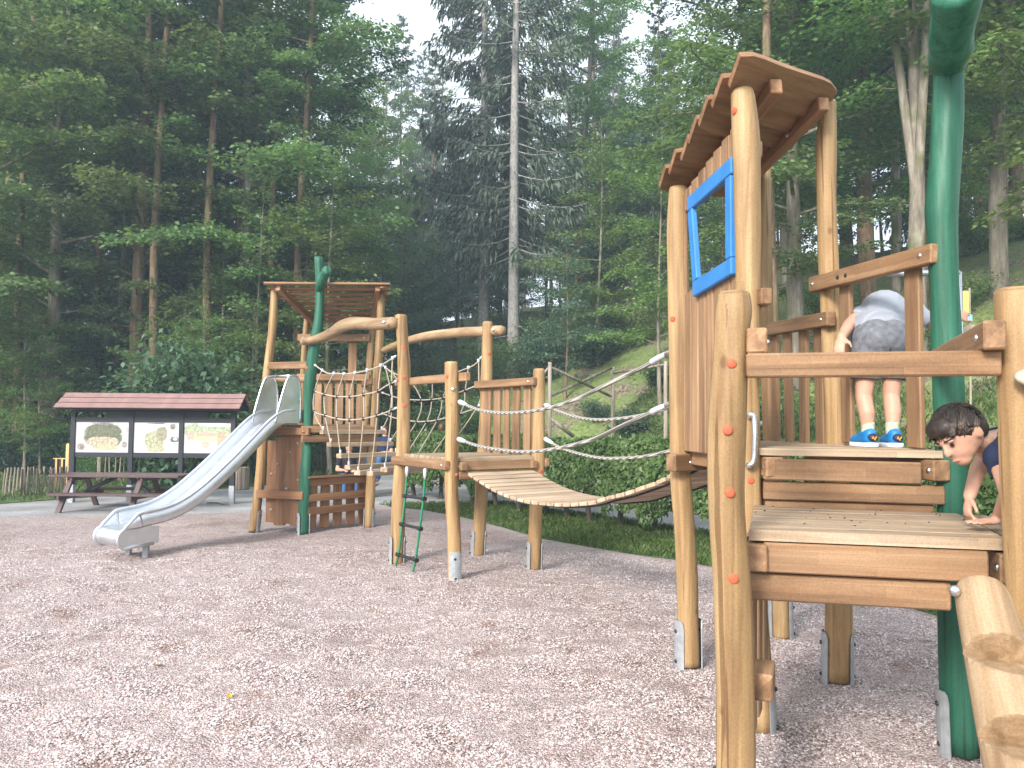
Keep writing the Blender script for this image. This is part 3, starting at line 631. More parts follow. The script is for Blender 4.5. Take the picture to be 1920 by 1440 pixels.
# rope with white sleeve at F
rp=at(1910,706,YF-.09); MB().tube(spline([rp+Vector((.06,.04,.02)),rp+Vector((.0,-.0,.0)),rp+Vector((.01,-.03,-.02)),rp+Vector((.09,-.06,-.05)),rp+Vector((.3,-.08,-.12)),Vector((n3.x+nv.x*.06,n3.y-.07,rp.z-.02))],24),.015,8).build('side_rope',M_ROPE,S,smooth=True); sleeve(S,rp+Vector((.0,-.01,.0)),rp+Vector((.16,-.08,-.075)),.022)
# crumbs of bark and soil on the deck
mb=MB()
for k in range(34):
    u=random.random()**.8; v=.15+.85*random.random()**.6; p=pl(pl(n1,n2,u),pl(f1,f2,u),v); r=random.uniform(.002,.005); mb.tube([(p.x,p.y,ZL+.001),(p.x+r*1.5,p.y+r*.3,ZL+r*.8)],[r,r*.5],5)
tag(mb.build('bark_crumbs',M_BOLTD),'dark crumbs of bark scattered on the low platform deck','debris',kind='stuff')
# notched climbing log
NLg=thing('notched_climbing_log',Vector((1.62,1.95,0)),'thick pale notched log leaning up to the low platform at right','climbing log')
lt=at(1838,1106,2.62); lb=at(1975,1650,1.95); ax=(lb-lt); Ln=ax.length; ax.normalize()
upv=(Vector((0,-.35,1))-ax*Vector((0,-.35,1)).dot(ax)).normalized(); sdv=ax.cross(upv)
V=[];F=[];n=28;m_=240
for i in range(m_):
    s=i/(m_-1)*Ln; r=.083+.022*i/m_; c=lt+ax*s
    lim=r*2
    for s_n in(.24,.52,.80):
        q_=s-s_n
        if -.001<q_<.022: lim=min(lim,r*(1.0-1.15*max(0,q_)/.022))
        elif .022<=q_<.15: lim=min(lim,r*(-.15+1.15*(q_-.022)/.128))
    e=1-.12*math.exp(-s/.02)
    for k in range(n):
        a_=2*math.pi*k/n; f=1+.03*math.sin(2*a_+s*3)+.02*math.sin(3*a_+5*s)
        x=math.cos(a_)*r*f*e; y=math.sin(a_)*r*f*e; y=min(y,lim)
        V.append(c+sdv*x+upv*y)
for i in range(m_-1):
    for k in range(n):
        j=(k+1)%n; F.append((i*n+k,i*n+j,i*n+n+j,i*n+n+k))
F.append(tuple(range(n-1,-1,-1))); F.append(tuple((m_-1)*n+k for k in range(n)))
M=Matrix((ax,sdv,upv)).transposed().to_4x4(); M.translation=lt; Mi=M.inverted()
lgm=mesh('log',[Mi@v for v in V],F,M_LOG,True); lgm.set_sharp_from_angle(angle=.5); part('log',lgm,M,NLg)
bolt(NLg,at(1789,1108,2.62-.06),(-.7,-.7,0),.018)
# ------------------------------------------------ middle platform
ptsM1=[(752,590,24),(755,650,23),(757,690,25),(757,760,25),(755,840,26),(750,900,26),(745,1030,25),(744,1062,25)]
ptsM2=[(847,678,24),(848,793,25),(846,910,25),(851,1007,27),(853,1096,27)]
ptsM3=[(914,603,21),(913,700,22),(908,820,22),(903,910,23),(898,1000,23),(895,1047,23)]
ptsM4=[(1010,691,22),(1009,832,24),(1005,968,24),(1001,1074,25)]
Pm=thing('climbing_platform',G(853,1096),'raised timber platform on four crooked posts between the two bridges','play platform')
M1=post(Pm,ptsM1,shoe_dir=(1,.25,0),plugs=[(758,653),(759,708),(745,712),(760,760)])
M2=post(Pm,ptsM2,shoe_dir=(.15,-1,0),plugs=[(839,706),(858,890)])
bolt(M2.o,at(849,730,M2.Y-M2.c(1.9)[1]),(0,-1,0),.024)
M3=post(Pm,ptsM3,shoe_dir=(-1,-.25,0),plugs=[(917,664)])
M4=post(Pm,ptsM4,shoe_dir=(-1,-.2,0),plugs=[(1014,883)])
ZM=1.235
m1,m2,m3,m4=[p.xy(ZM) for p in(M1,M2,M3,M4)]
e12=(m2-m1).normalized(); e24=(m4-m2).normalized(); 
planks(Pm,[m1-e24*.02-e12*.02,m2-e24*.01-e12*.1,m2+e24*.09-e12*.0+e12*.02,m4-e24*.06+e12*.02,m4-e12*.08+e24*.02,m3+e24*.02+e12*.08,m3-e24*.06-e12*.02,m1+e24*.08-e12*.02],ZM,e24,.112,.035,M_DECK)
o12=Vector((e12.y,-e12.x,0)); o12=o12 if o12.x<0 else -o12
def zz(p,z): return Vector((p.x,p.y,z))
beam(Pm,'beam',zz(m1+o12*.08,ZM-.07),zz(m2+o12*.08,ZM-.07),.09,.055,M_BEAM,ext=.06,bolts=((.44,1),(.44,-1)))
beam(Pm,'beam',zz(m3-o12*.07,ZM-.07),zz(m4-o12*.07,ZM-.07),.09,.055,M_BEAM,ext=.08)
o24=Vector((e24.y,-e24.x,0)); o24=o24 if o24.y<0 else -o24
beam(Pm,'beam',zz(m2+o24*.0+e24*.09,ZM-.08),zz(m4+o24*.02-e24*.09,ZM-.08),.095,.055,M_BEAM)
beam(Pm,'beam',zz(m2+o24*.03+e24*.06,ZM-.175),zz(m4+o24*.03-e24*.1,ZM-.175),.075,.055,M_BEAM)
beam(Pm,'beam',zz(m1-o24*.03+e24*.09,ZM-.08),zz(m3-o24*.03-e24*.09,ZM-.08),.095,.055,M_BEAM)
for p in(m2+e24*.1,m4-e24*.1): beam(Pm,'joist',zz(p+o24*.08,ZM-.085),zz(p-e12*1.15+o24*.0,ZM-.085),.08,.07,M_BEAM,bolts=((-.45,1),))
p=onp(744,716,m1-o12*.07,m2-o12*.07);q=onp(878,708,m1-o12*.07,m2-o12*.07); q.z=p.z=(p.z+q.z)/2; beam(Pm,'rail',p,q,.085,.055,M_BEAM)
p=onp(892,719,m3+o12*.08,m4+o12*.08);q=onp(1003,718,m3+o12*.08,m4+o12*.08); q.z=p.z=(p.z+q.z)/2; beam(Pm,'rail',p,q,.085,.055,M_BEAM,bolts=((.42,-1),(.42,1)))
boards(Pm,m3+o12*.03,m4+o12*.03,ZM-.02,p.z+.01,5,M_PLANK,.125,.028,gaps=(.12,.30,.48,.66,.85))
# rope ladder
RL=thing('rope_ladder',Vector((m1.x+.3,m1.y-.4,0)),'green rope ladder with three dark rungs hanging below the middle platform','rope ladder')
la,lb_=m1+o12*.12,m2+o12*.12
lr=[[onp(763,880,la,lb_),onp(760,930,la,lb_),onp(754,983,la,lb_),onp(747,1040,la,lb_),onp(738,1085,la,lb_)],[onp(797,884,la,lb_),onp(794,935,la,lb_),onp(787,991,la,lb_),onp(779,1050,la,lb_),onp(771,1098,la,lb_)]]
for s in lr:
    s[-1].z=max(s[-1].z,.0)-.02; rope(RL,s,.0125,M_GROPE,'side_rope',7); sleeve(RL,s[0]+Vector((0,0,.03)),s[0]-Vector((0,0,.08)),.017)
for k in(1,2,3):
    a0,a1=lr[0][k],lr[1][k]; dd=(a1-a0).normalized(); r_=MB().tube([a0-dd*.035,a0+dd*.03,a0+dd*.031,a1-dd*.031,a1-dd*.03,a1+dd*.035],[.024,.024,.016,.016,.024,.024],10).build('rung',M_DARK,RL,smooth=False)
# ------------------------------------------------ slatted suspension bridge
SB=thing('suspension_bridge',Vector((.4,6.6,0)),'sagging slatted plank bridge with four rope handrails to the lookout tower','bridge')
s0=m2+e24*.10+o24*.06; aa=A.xy(1.3); dd_=D.xy(1.3); s1=aa+(dd_-aa).normalized()*.10+Vector((-.02,-.0,0))
px=[(876,888),(909,910),(941,927),(982,940),(1021,945),(1053,947),(1081,946),(1110,943),(1136,935),(1165,928),(1185,922),(1204,915),(1225,908),(1245,899),(1258,892),(1290,876)]
cv=[onp(x,y,s0,s1) for x,y in px]; cvs=spline(cv,160)
acc=[0]
for p,q in zip(cvs[:-1],cvs[1:]): acc.append(acc[-1]+(q-p).length)
def arc(s):
    for i in range(len(acc)-1):
        if acc[i+1]>=s: 
            t_=(s-acc[i])/(acc[i+1]-acc[i]); return cvs[i].lerp(cvs[i+1],t_),(cvs[i+1]-cvs[i]).normalized()
    return cvs[-1],(cvs[-1]-cvs[-2]).normalized()
cr=((m4-m2).length-.2); wv0=(m4-m2).normalized(); wv1=(dd_-aa).normalized(); Ltot=acc[-1]; ns=27
M_SLAT=wood('pale_bridge_slat',(.28,.19,.12),(.42,.31,.215),(.52,.42,.315),'X',.6)
for i in range(ns):
    p,tg=arc((i+.5)/ns*Ltot); wv=pl(wv0,wv1,i/ns).normalized(); q=p+wv*(.80*(1-.04*i/ns)); u=tg.cross(wv); u=u if u.z>0 else -u
    beam(SB,'slat',p+u*.0,q+u*.0,.03,Ltot/ns*.74,M_SLAT,up=u,ch=.004)
for f in(.12,.88):
    P=[]
    for i in range(40):
        p,tg=arc(i/39*Ltot); wv=pl(wv0,wv1,i/40).normalized(); u=tg.cross(wv); u=u if u.z>0 else -u; P.append(p+wv*.78*f-u*.022)
    MB().tube(P,.009,6).build('carrying_chain',M_DARK,SB,smooth=True)
A0=A.xy(1.9)+Vector((-.06,.0,0)); A1=A.xy(1.6)+Vector((-.06,0,0)); D0=D.xy(1.9)
mM2=M2.xy(1.6)+Vector((.05,-.03,0)); mM4=M4.xy(1.6)+Vector((.05,-.02,0))
ra=[(863,754),(896,768),(935,774),(978,773),(1024,766),(1071,752),(1118,731),(1168,706),(1207,688),(1254,660)]
rc=[(861,824),(896,836),(935,843),(978,847),(1024,844),(1071,835),(1118,821),(1168,797),(1207,780),(1254,757)]
rb=[(1024,760),(1052,773),(1091,784),(1129,787),(1168,784),(1215,776),(1254,764),(1330,735),(1435,690)]
rd=[(1024,824),(1052,840),(1091,852),(1129,859),(1168,859),(1207,856),(1254,846),(1330,826),(1440,790)]
m_,t,b=newmat('twisted_rope'); 
def rope_mat():
    m=bpy.data.materials.new('twisted_hand_rope'); m.use_nodes=True; t=m.node_tree; b=t.nodes['Principled BSDF']; L=t.links.new
    tc=N(t,'TexCoord'); wv=N(t,'TexWave'); wv.bands_direction='DIAGONAL'; wv.inputs['Scale'].default_value=26; wv.inputs['Distortion'].default_value=.4; L(tc.outputs['Object'],wv.inputs[0])
    r=ramp(t,[(.1,(.13,.12,.11)),(.5,(.34,.31,.28)),(.9,(.46,.43,.39))]); L(wv.outputs[0],r.inputs[0]); L(r.outputs[0],b.inputs['Base Color']); b.inputs['Roughness'].default_value=.8; bump(t,b,wv.outputs[0],.8,.01); return m
bpy.data.materials.remove(m_); M_HROPE=rope_mat()
for cur,(p0,p1) in((ra,(mM2,A0)),(rc,(mM2,A1)),(rb,(mM4,D0)),(rd,(mM4,D0))):
    P=[onp(x,y,p0,p1) for x,y in cur]; h=rope(SB,P,.0155,M_HROPE,'hand_rope',9,60)
    dA=(P[1]-P[0]).normalized(); dB=(P[-1]-P[-2]).normalized()
    sleeve(h,P[0]-dA*.03,P[0]+dA*.13,.022); sleeve(h,P[-1]-dB*.19,P[-1]-dB*.02,.020)
# ------------------------------------------------ left tower
ptsLA=[(516,538,15),(511,610,16),(503,680,16),(497,735,16),(491,853,17),(481,954,17),(475,1001,17)]
ptsLB=[(598,482,17),(600,547,17),(597,602,19),(589,645,22),(584,690,23),(580,730,21),(578,785,18),(576,850,18),(573,884,20),(570,954,20),(569,1007,20)]
ptsLC=[(715,537,15),(714,580,15),(712,635,16),(708,690,17),(703,772,16),(699,838,16),(695,915,17),(691,996,17)]
ptsLD=[(699,600,11),(694,660,12),(688,760,11),(682,850,11),(678,900,11),(676,983,11)]
ptsLE=[(576,592,11),(571,650,11),(566,760,11),(560,880,11),(552,981,11)]
TL=thing('slide_tower',G(569,1007),'roofed timber tower behind the steel slide with a green forked post','play tower')
LA=post(TL,ptsLA,shoe_dir=(1,-.2,0)); LB=post(TL,ptsLB,mat=M_GREEN,shoe_dir=(-1,-.5,0),plugs=[(577,690),(580,821)],top_round=.1); LC=post(TL,ptsLC,shoe_dir=(1,-.1,0),plugs=[(702,822)])
LB.o['label']='green painted post with a sawn-off branch'
LD=post(TL,ptsLD,shoe=False); LE=post(TL,ptsLE,shoe_dir=(1,0,0))
log(LB.o,[at(597,546,LB.Y+.02),at(603,528,LB.Y-.2),at(614,505,LB.Y-.45)],[.05,.065,.066],M_GREEN,'branch_stub',2)
ZT=1.53
la,lb,lc,ld,le=[p.xy(ZT) for p in(LA,LB,LC,LD,LE)]
planks(TL,[la+Vector((.08,.02,0)),lb+Vector((.0,.06,0)),lc+Vector((-.02,-.02,0)),ld+Vector((-.02,0,0)),le+Vector((.02,0,0))],ZT,lc-lb,.11,.035,M_DECK)
def bm(p,q,z,h=.09,t_=.06,mat=M_BEAM,ext=.06,**k): return beam(TL,k.pop('name','beam'),zz(p,z),zz(q,z),h,t_,mat,ext=ext,**k)
fo_=Vector((.0,-.1,0))
bm(lb+fo_,lc+fo_,ZT-.06,.09); bm(lb+fo_,lc+fo_,ZT-.19,.095,.06); bm(la+fo_,lb+fo_,ZT-.09,.10,.06,M_RED)
bm(lc,ld,ZT-.09); bm(ld,le,ZT-.09); bm(le,la,ZT-.09)
# rail and ears at the slide opening
p=onp(500,686,la,lb);bm(la,lb,p.z,.10,.05,M_BEAM,0,name='rail')
p=onp(500,712,la,lb);bm(la+Vector((0,.06,0)),lb+Vector((0,.06,0)),p.z,.06,.05,M_BEAM,0,name='rail')
# back railing D-E and upper window rail
zr=at(650,708,ld.y).z; bm(ld+Vector((0,-.07,0)),le+Vector((0,-.07,0)),zr,.1,.05,name='rail'); zr2=at(650,634,ld.y).z; bm(ld+Vector((0,-.07,0)),le+Vector((0,-.07,0)),zr2,.11,.05,name='rail',bolts=((-.42,1),(.42,1)))
boards(TL,le,ld,ZT,zr,6,M_PLANK,.14,.03)
for f in(.16,.78): 
    c=pl(le,ld,f); beam(TL,'board',(c.x,c.y,zr),(c.x,c.y,zr2),.13,.03,M_PLANK,up=(1,0,0))
zr=at(700,715,lc.y).z; bm(lc+Vector((-.06,0,0)),ld+Vector((-.06,0,0)),zr,.09,.05,name='rail')
# climbing panel below the deck between A and B
p0=la+Vector((.05,-.02,0));p1=lb+Vector((-.08,-.02,0)); p0=LA.xy(.6)+Vector((.13,0,0)); p1=LB.xy(.6)+Vector((-.06,.02,0))
bs=boards(TL,p0,p1,.12,lambda t_:1.28+.2*t_,4,M_RED,.19,.035,topj=.06)
bm(LA.xy(.7)+fo_*.8,LB.xy(.7)+fo_*.6,at(500,850/1440*1440-0,LA.Y).z if False else at(520,925,LA.Y).z,.11,.06,M_RED,.0,name='rail')
for k in range(9):
    f=random.random(); c=pl(p0,p1,(k%4+.5)/4); zz_=.35+.13*k+random.uniform(-.04,.04); bolt(TL,(c.x+random.uniform(-.04,.04),c.y-.02,zz_),(0,-1,0),.02,'climbing_hold',M_GALV)
# lattice panel between B and C near the ground
q0=LB.xy(.4)+Vector((.05,.03,0));q1=LC.xy(.4)+Vector((-.1,.15,0))
boards(TL,q0,q1,.10,at(640,905,q0.y).z,5,M_RED,.15,.03,gaps=(.06,.28,.5,.73,.95))
for y_ in(905,934,959):
    z_=at(630,y_,q0.y).z; bm(q0+Vector((0,-.045,0)),q1+Vector((0,-.045,0)),z_,.10,.05,M_RED,0,name='rail')
bm(q0+Vector((0,-.03,0)),q1+Vector((0,-.03,0)),at(630,898,q0.y).z+.02,.03,.12,M_RED,.03,name='rail')
# roof
rf0=at(490,527,LA.Y-.25);rf1=at(733,529,LC.Y-.3); rr0=at(584,606,LE.Y+.15); rr1=at(709,608,LD.Y+.15)
nb=9
for i in range(nb):
    u=(i+.5)/nb; p=pl(rf0,rr0,u);q=pl(rf1,rr1,u); wd=(rf0.lerp(rf1,.5)-rr0.lerp(rr1,.5)).length/nb*1.1
    upd=((rr0+rr1)/2-(rf0+rf1)/2).normalized(); nrm=(q-p).normalized().cross(upd); nrm=nrm if nrm.z>0 else -nrm
    nt_=(nrm*math.cos(.32)-upd*math.sin(.32)).normalized(); e=(q-p).normalized()*random.uniform(0,.03)
    beam(TL,'roof_board',p-e,q+e,.03,wd,M_ROOF,up=nt_,ch=.012)
for (f,) in((.11,),(.90,)):
    p=pl(pl(rf0,rf1,f),pl(rr0,rr1,f),.04)-Vector((0,0,.06));q=pl(pl(rf0,rf1,f),pl(rr0,rr1,f),.97)-Vector((0,0,.06)); beam(TL,'rafter',p,q,.09,.07,M_ROOF)
# ------------------------------------------------ slide
SLt=(la+lb)*.5+Vector((.06,-.02,0)); legs_c=(G(240,1045)+G(273,1049))/2
sdir=(legs_c-SLt); sdir.z=0; Lh=sdir.length; sdir.normalize(); sper=Vector((-sdir.y,sdir.x,0)); sper=sper if sper.x>0 else -sper
SL=thing('slide',legs_c,'stainless steel slide running down from the roofed tower','slide')
hw=.235
prof=[(-.05,1.56),(.12,1.56),(.28,1.54),(.42,1.46),(.60,1.31),(1.0,.965),(1.4,.66),(1.7,.49),(1.95,.415),(2.2,.385),(Lh+.1,.372),(Lh+.26,.368)]
cvs_=spline([Vector((s,z,0)) for s,z in prof],70); pr=[(v.x,v.y) for v in cvs_]
r_=.095; s_e,z_e=pr[-1]
for k in range(1,10): 
    a_=k/9*math.pi*.95; pr.append((s_e+r_*math.sin(a_),z_e-r_+r_*math.cos(a_)))
def sp(s,z,w_): return SLt+sdir*s+sper*w_+Vector((0,0,z))
V=[];F=[]
sect=[(-1,1),(-1,.15),(-.93,0),(-.5,-.0),(0,0),(.5,0),(.93,0),(1,.15),(1,1)]
for i,(s,z) in enumerate(pr):
    wh=.17 if s<2.3 else max(.02,.17*(1-(s-2.3)/(s_e+.05-2.3))) 
    if i>=len(cvs_): wh=.015
    j=min(i,len(pr)-2); tx,tz=pr[j+1][0]-pr[j][0],pr[j+1][1]-pr[j][1]; l=math.hypot(tx,tz); nx_,nz_=-tz/l,tx/l
    for (a_,h_) in sect: V.append(sp(s+nx_*wh*h_,z+nz_*wh*h_,a_*hw))
n=len(sect)
for i in range(len(pr)-1):
    for k in range(n-1): F.append((i*n+k,i*n+k+1,i*n+n+k+1,i*n+n+k))
ch=part('chute',mesh('chute',[v-legs_c for v in V],F,M_SLIDE,True),Matrix.Translation(legs_c),SL)
md=ch.modifiers.new('thickness','SOLIDIFY'); md.thickness=.004
for sg in(-1,1):
    P=[]
    for i,(s,z) in enumerate(pr):
        if s<.1 and i<len(cvs_): continue
        P.append(V[i*n+(0 if sg<0 else n-1)]+Vector((0,0,0)))
    lo=[sp(s_e-.05,z_e-2*r_+.0,sg*hw),sp(Lh-.05,z_e-2*r_+.01,sg*hw)]
    MB().tube(P+lo,.019,8).build('rim',M_SLIDE,SL,smooth=True)
    # side plate closing the run-out
    pv=[sp(Lh-.05,.31,sg*hw*.99)]+[sp(Lh-.05+k*.1,.31,sg*hw*.99) for k in range(1,4)]; poly=[pr[i] for i in range(len(pr)) if pr[i][0]>=Lh-.05]
    poly=[(Lh-.12,.37-.18),(Lh-.12,.37)]+poly[1:]; Vp=[sp(s,z,sg*hw*.985) for s,z in poly]+[sp(s,z,sg*hw*.97) for s,z in poly]; k=len(poly)
    Fp=[tuple(range(k)),tuple(range(2*k-1,k-1,-1))]+[(i,(i+1)%k,k+(i+1)%k,k+i) for i in range(k)]
    mb=MB(); mb.add(Vp,Fp); mb.build('side_plate',M_SLIDE,SL)
    # ears at the top
    out=[(.02,1.55),(.02,1.95),(.07,2.16),(.16,2.2),(.24,2.16),(.31,2.0),(.40,1.72),(.44,1.55)]
    Vp=[sp(s,z,sg*hw) for s,z in out]+[sp(s,z,sg*(hw+.006)) for s,z in out]; k=len(out); Fp=[tuple(range(k)),tuple(range(2*k-1,k-1,-1))]+[(i,(i+1)%k,k+(i+1)%k,k+i) for i in range(k)]
    mb=MB(); mb.add(Vp,Fp); ear=mb.build('side_shield',M_SLIDE,SL); MB().tube(spline([sp(s,z,sg*hw) for s,z in out],30),.017,8).build('shield_rim',M_STEEL,ear,smooth=True)
MB().tube([sp(.13,2.2,-hw),sp(.13,2.2,hw)],.017,8).build('top_bar',M_STEEL,SL,smooth=True)
for (px_,py_) in((240,1045),(273,1049)):
    g=G(px_,py_); MB().box((g.x,g.y,.13),(.065,.05,.36),ch=.004).build('leg',M_GALV,SL)
# ------------------------------------------------ rope net bridge
NB=thing('rope_net_bridge',Vector((-1.9,9.9,0)),'rope net bridge with hanging plank treads between the slide tower and the middle platform','bridge')
q0,q1=LB.xy(1.8)+Vector((.07,-.03,0)),M1.xy(1.8)+Vector((-.06,.02,0))
netN=[[(590,684),(612,699),(630,700),(647,701),(666,699),(686,695),(709,688),(731,675),(743,667)],[(582,725),(592,734),(607,739),(626,743),(644,744),(664,743),(685,739),(707,734),(727,722),(745,714)],[(581,765),(592,774),(610,779),(627,784),(646,787),(666,787),(687,784),(707,779),(730,771),(745,764)]]
near=[spline([onp(x,y,q0,q1) for x,y in r],61) for r in netN]
f0,f1=LC.xy(1.8)+Vector((.07,-.03,0)),M3.xy(1.8)+Vector((-.06,.02,0))
netF=[[(716,683),(729,694),(744,702),(790,715),(830,708),(867,694),(890,684),(905,667)],[(716,736),(750,747),(783,750),(808,749),(834,745),(884,727),(903,718)],[(716,775),(745,785),(777,790),(800,790),(826,786),(880,770),(903,758)]]
far=[spline([onp(x,y,f0,f1) for x,y in r],61) for r in netF]
pk=[((600,810),(721,811)),((614,833),(737,834)),((632,853),(748,856)),((648,873),(758,878)),((666,884),(775,886)),((690,886),(800,886)),((716,878),(826,880))]
tre=[]
for (l_,r_) in pk:
    p=onp(l_[0],l_[1],q0,q1)+Vector((.03,.05,0)); q=onp(r_[0],r_[1],f0,f1)-Vector((.04,0,0)); z_=(p.z*.7+q.z*.3); p.z=q.z=z_; tre.append((p,q))
for p,q in tre[:7]:
    dv_=(q-p).normalized(); beam(NB,'tread',p-dv_*.03,q+dv_*.03,.058,.10,M_DECK)
def net(rows,ends,nm):
    for r in rows: 
        h=rope(NB,r[::4],.0095,M_ROPE,'net_rope',6,50); d0=(r[1]-r[0]).normalized(); d1=(r[-1]-r[-2]).normalized(); sleeve(h,r[0],r[0]+d0*.07,.014); sleeve(h,r[-1]-d1*.07,r[-1],.014)
    nv_=len(ends)
    for i,e in enumerate(ends):
        u=(i+.6)/(nv_+.2); P=[]
        for k,r in enumerate(rows):
            f=u+(.012 if k==1 else 0); x=f*60; j=min(59,int(x)); P.append(r[j].lerp(r[j+1],x-j))
        P.append(e); mid=[]
        Q=[P[0]+Vector((.0,.0,.01))]+P[1:]
        rope(NB,Q,.0085,M_ROPE,'net_rope',6,24)
        for k,p in enumerate(P[:-1]):
            bm_=MB().tube([p-Vector((0,0,.022)),p+Vector((0,0,.022))],.0185,8).build('rope_clamp',M_ROPEW if k==0 else M_DARK,NB,smooth=True)
        MB().tube([e+Vector((0,0,.05)),e-Vector((0,0,.012))],.015,8).build('rope_clamp',M_ROPEW,NB,smooth=True)
endN=[t_[0]+Vector((0,0,.03)) for t_ in tre]; endF=[t_[1]+Vector((0,0,.03)) for t_ in tre]
net(near,endN,'n'); net(far,endF,'f')
# crooked logs above the net bridge
for (nm,P,R_,lab,sd_) in(('a',[(742,606,M1.Y-.08),(705,607,M1.Y+.25),(665,607,M1.Y+.7),(640,612,M1.Y+1.0),(615,628,M1.Y+1.4),(590,637,LB.Y-.14),(563,640,LB.Y-.16)],[.074,.074,.076,.075,.062,.058,.052],'crooked round log spanning from the green post to the middle platform',3),('b',[(944,620,M3.Y-.1),(905,621,M3.Y+.1),(860,624,M3.Y+.4),(800,630,M3.Y+.8),(760,641,M3.Y+1.1),(718,657,LC.Y-.13)],[.06,.058,.058,.056,.052,.05],'crooked round log spanning behind the rope net to the right tower post',9)):
    PW=[at(x,y,Y) for x,y,Y in P]; lg=thing('crooked_log',PW[0],lab,'log','crooked logs above the net bridge'); log(lg,PW,R_,M_LOG if nm=='a' else M_LOG,'log_body',sd_)
    bolt(lg,PW[0]+Vector((-.12,-R_[0],0)),(0,-1,0),.022)
# ================================================================ VEGETATION
def bark(name,c0,c1,c2,moss=.0,sc_=(6,6,1.2)):
    m,t,b=newmat(name); L=t.links.new; tc=N(t,'TexCoord'); mp=N(t,'Mapping'); mp.inputs['Scale'].default_value=sc_; L(tc.outputs['Object'],mp.inputs[0])
    n=N(t,'TexNoise'); n.inputs['Scale'].default_value=1.3; n.inputs['Detail'].default_value=8; n.inputs['Roughness'].default_value=.65; L(mp.outputs[0],n.inputs[0])
    r=ramp(t,[(.3,c0),(.5,c1),(.72,c2)]); L(n.outputs[0],r.inputs[0]); col=r.outputs[0]
    if moss:
        n2=N(t,'TexNoise'); n2.inputs['Scale'].default_value=1.1; n2.inputs['Detail'].default_value=5; L(tc.outputs['Object'],n2.inputs[0]); k=ramp(t,[(.5,(0,0,0)),(.62,(moss,)*3)]); L(n2.outputs[0],k.inputs[0]); col=mix(t,col,(.075,.095,.02),k.outputs[0])
    L(col,b.inputs['Base Color']); b.inputs['Roughness'].default_value=.9; bump(t,b,n.outputs[0],.6,.03); return m
M_BEECH=bark('beech_bark',(.09,.075,.055),(.20,.17,.13),(.34,.31,.26),.75)
M_BROWN=bark('brown_bark',(.07,.045,.028),(.155,.10,.06),(.27,.19,.12),.4,(9,9,2))
M_SPR=bark('spruce_bark',(.13,.12,.11),(.27,.255,.24),(.40,.385,.37),.15,(11,11,5))
M_TWIG=bark('dark_twig',(.03,.025,.018),(.07,.055,.04),(.12,.1,.07))
M_LEAF=[leafmat('beech_leaf',[(.0,(0.069,0.121,0.050)),(.4,(0.123,0.205,0.080)),(.7,(0.187,0.273,0.105)),(1,(0.262,0.333,0.157))],.5),
        leafmat('yellow_green_leaf',[(.0,(0.083,0.144,0.046)),(.4,(0.145,0.243,0.076)),(.7,(0.214,0.311,0.105)),(1,(0.297,0.378,0.157))],.5),
        leafmat('dark_leaf',[(.0,(0.046,0.092,0.064)),(.45,(0.092,0.159,0.105)),(.8,(0.138,0.221,0.139)),(1,(0.202,0.273,0.189))],.35)]
M_BLUEL=leafmat('blue_green_leaf',[(.0,(.05,.10,.055)),(.45,(.10,.19,.115)),(.8,(.16,.26,.17)),(1,(.24,.33,.22))],.35)
M_NEED=leafmat('spruce_needles',[(.0,(.045,.072,.05)),(.4,(.08,.115,.08)),(.75,(.115,.15,.10)),(1,(.16,.185,.12))],.15,.6)
M_HEDGE=leafmat('hornbeam_leaf',[(.0,(.045,.08,.025)),(.4,(.075,.135,.04)),(.75,(.13,.195,.065)),(1,(.22,.25,.11))],.3,.4)
def leaves_np(P,AX,NR,ln,wd,droop=0.0):
    """rhombic leaves: P centres (n,3), AX axis, NR normal"""
    AX=AX/np.linalg.norm(AX,axis=1,keepdims=True); S=np.cross(NR,AX); S/=np.linalg.norm(S,axis=1,keepdims=True)+1e-9
    ln=ln[:,None];wd=wd[:,None]; z=np.zeros((len(P),3)); z[:,2]=-droop
    V=np.stack([P-AX*ln*.5,P+S*wd*.5-AX*ln*.05,P+AX*ln*.5+z*ln,P-S*wd*.5-AX*ln*.05],1).reshape(-1,3)
    return V,np.arange(len(P)*4).reshape(-1,4)
def branch_tubes(L_,n=5):
    mb=MB()
    for P,r in L_: mb.tube(P,r,n,False)
    return mb
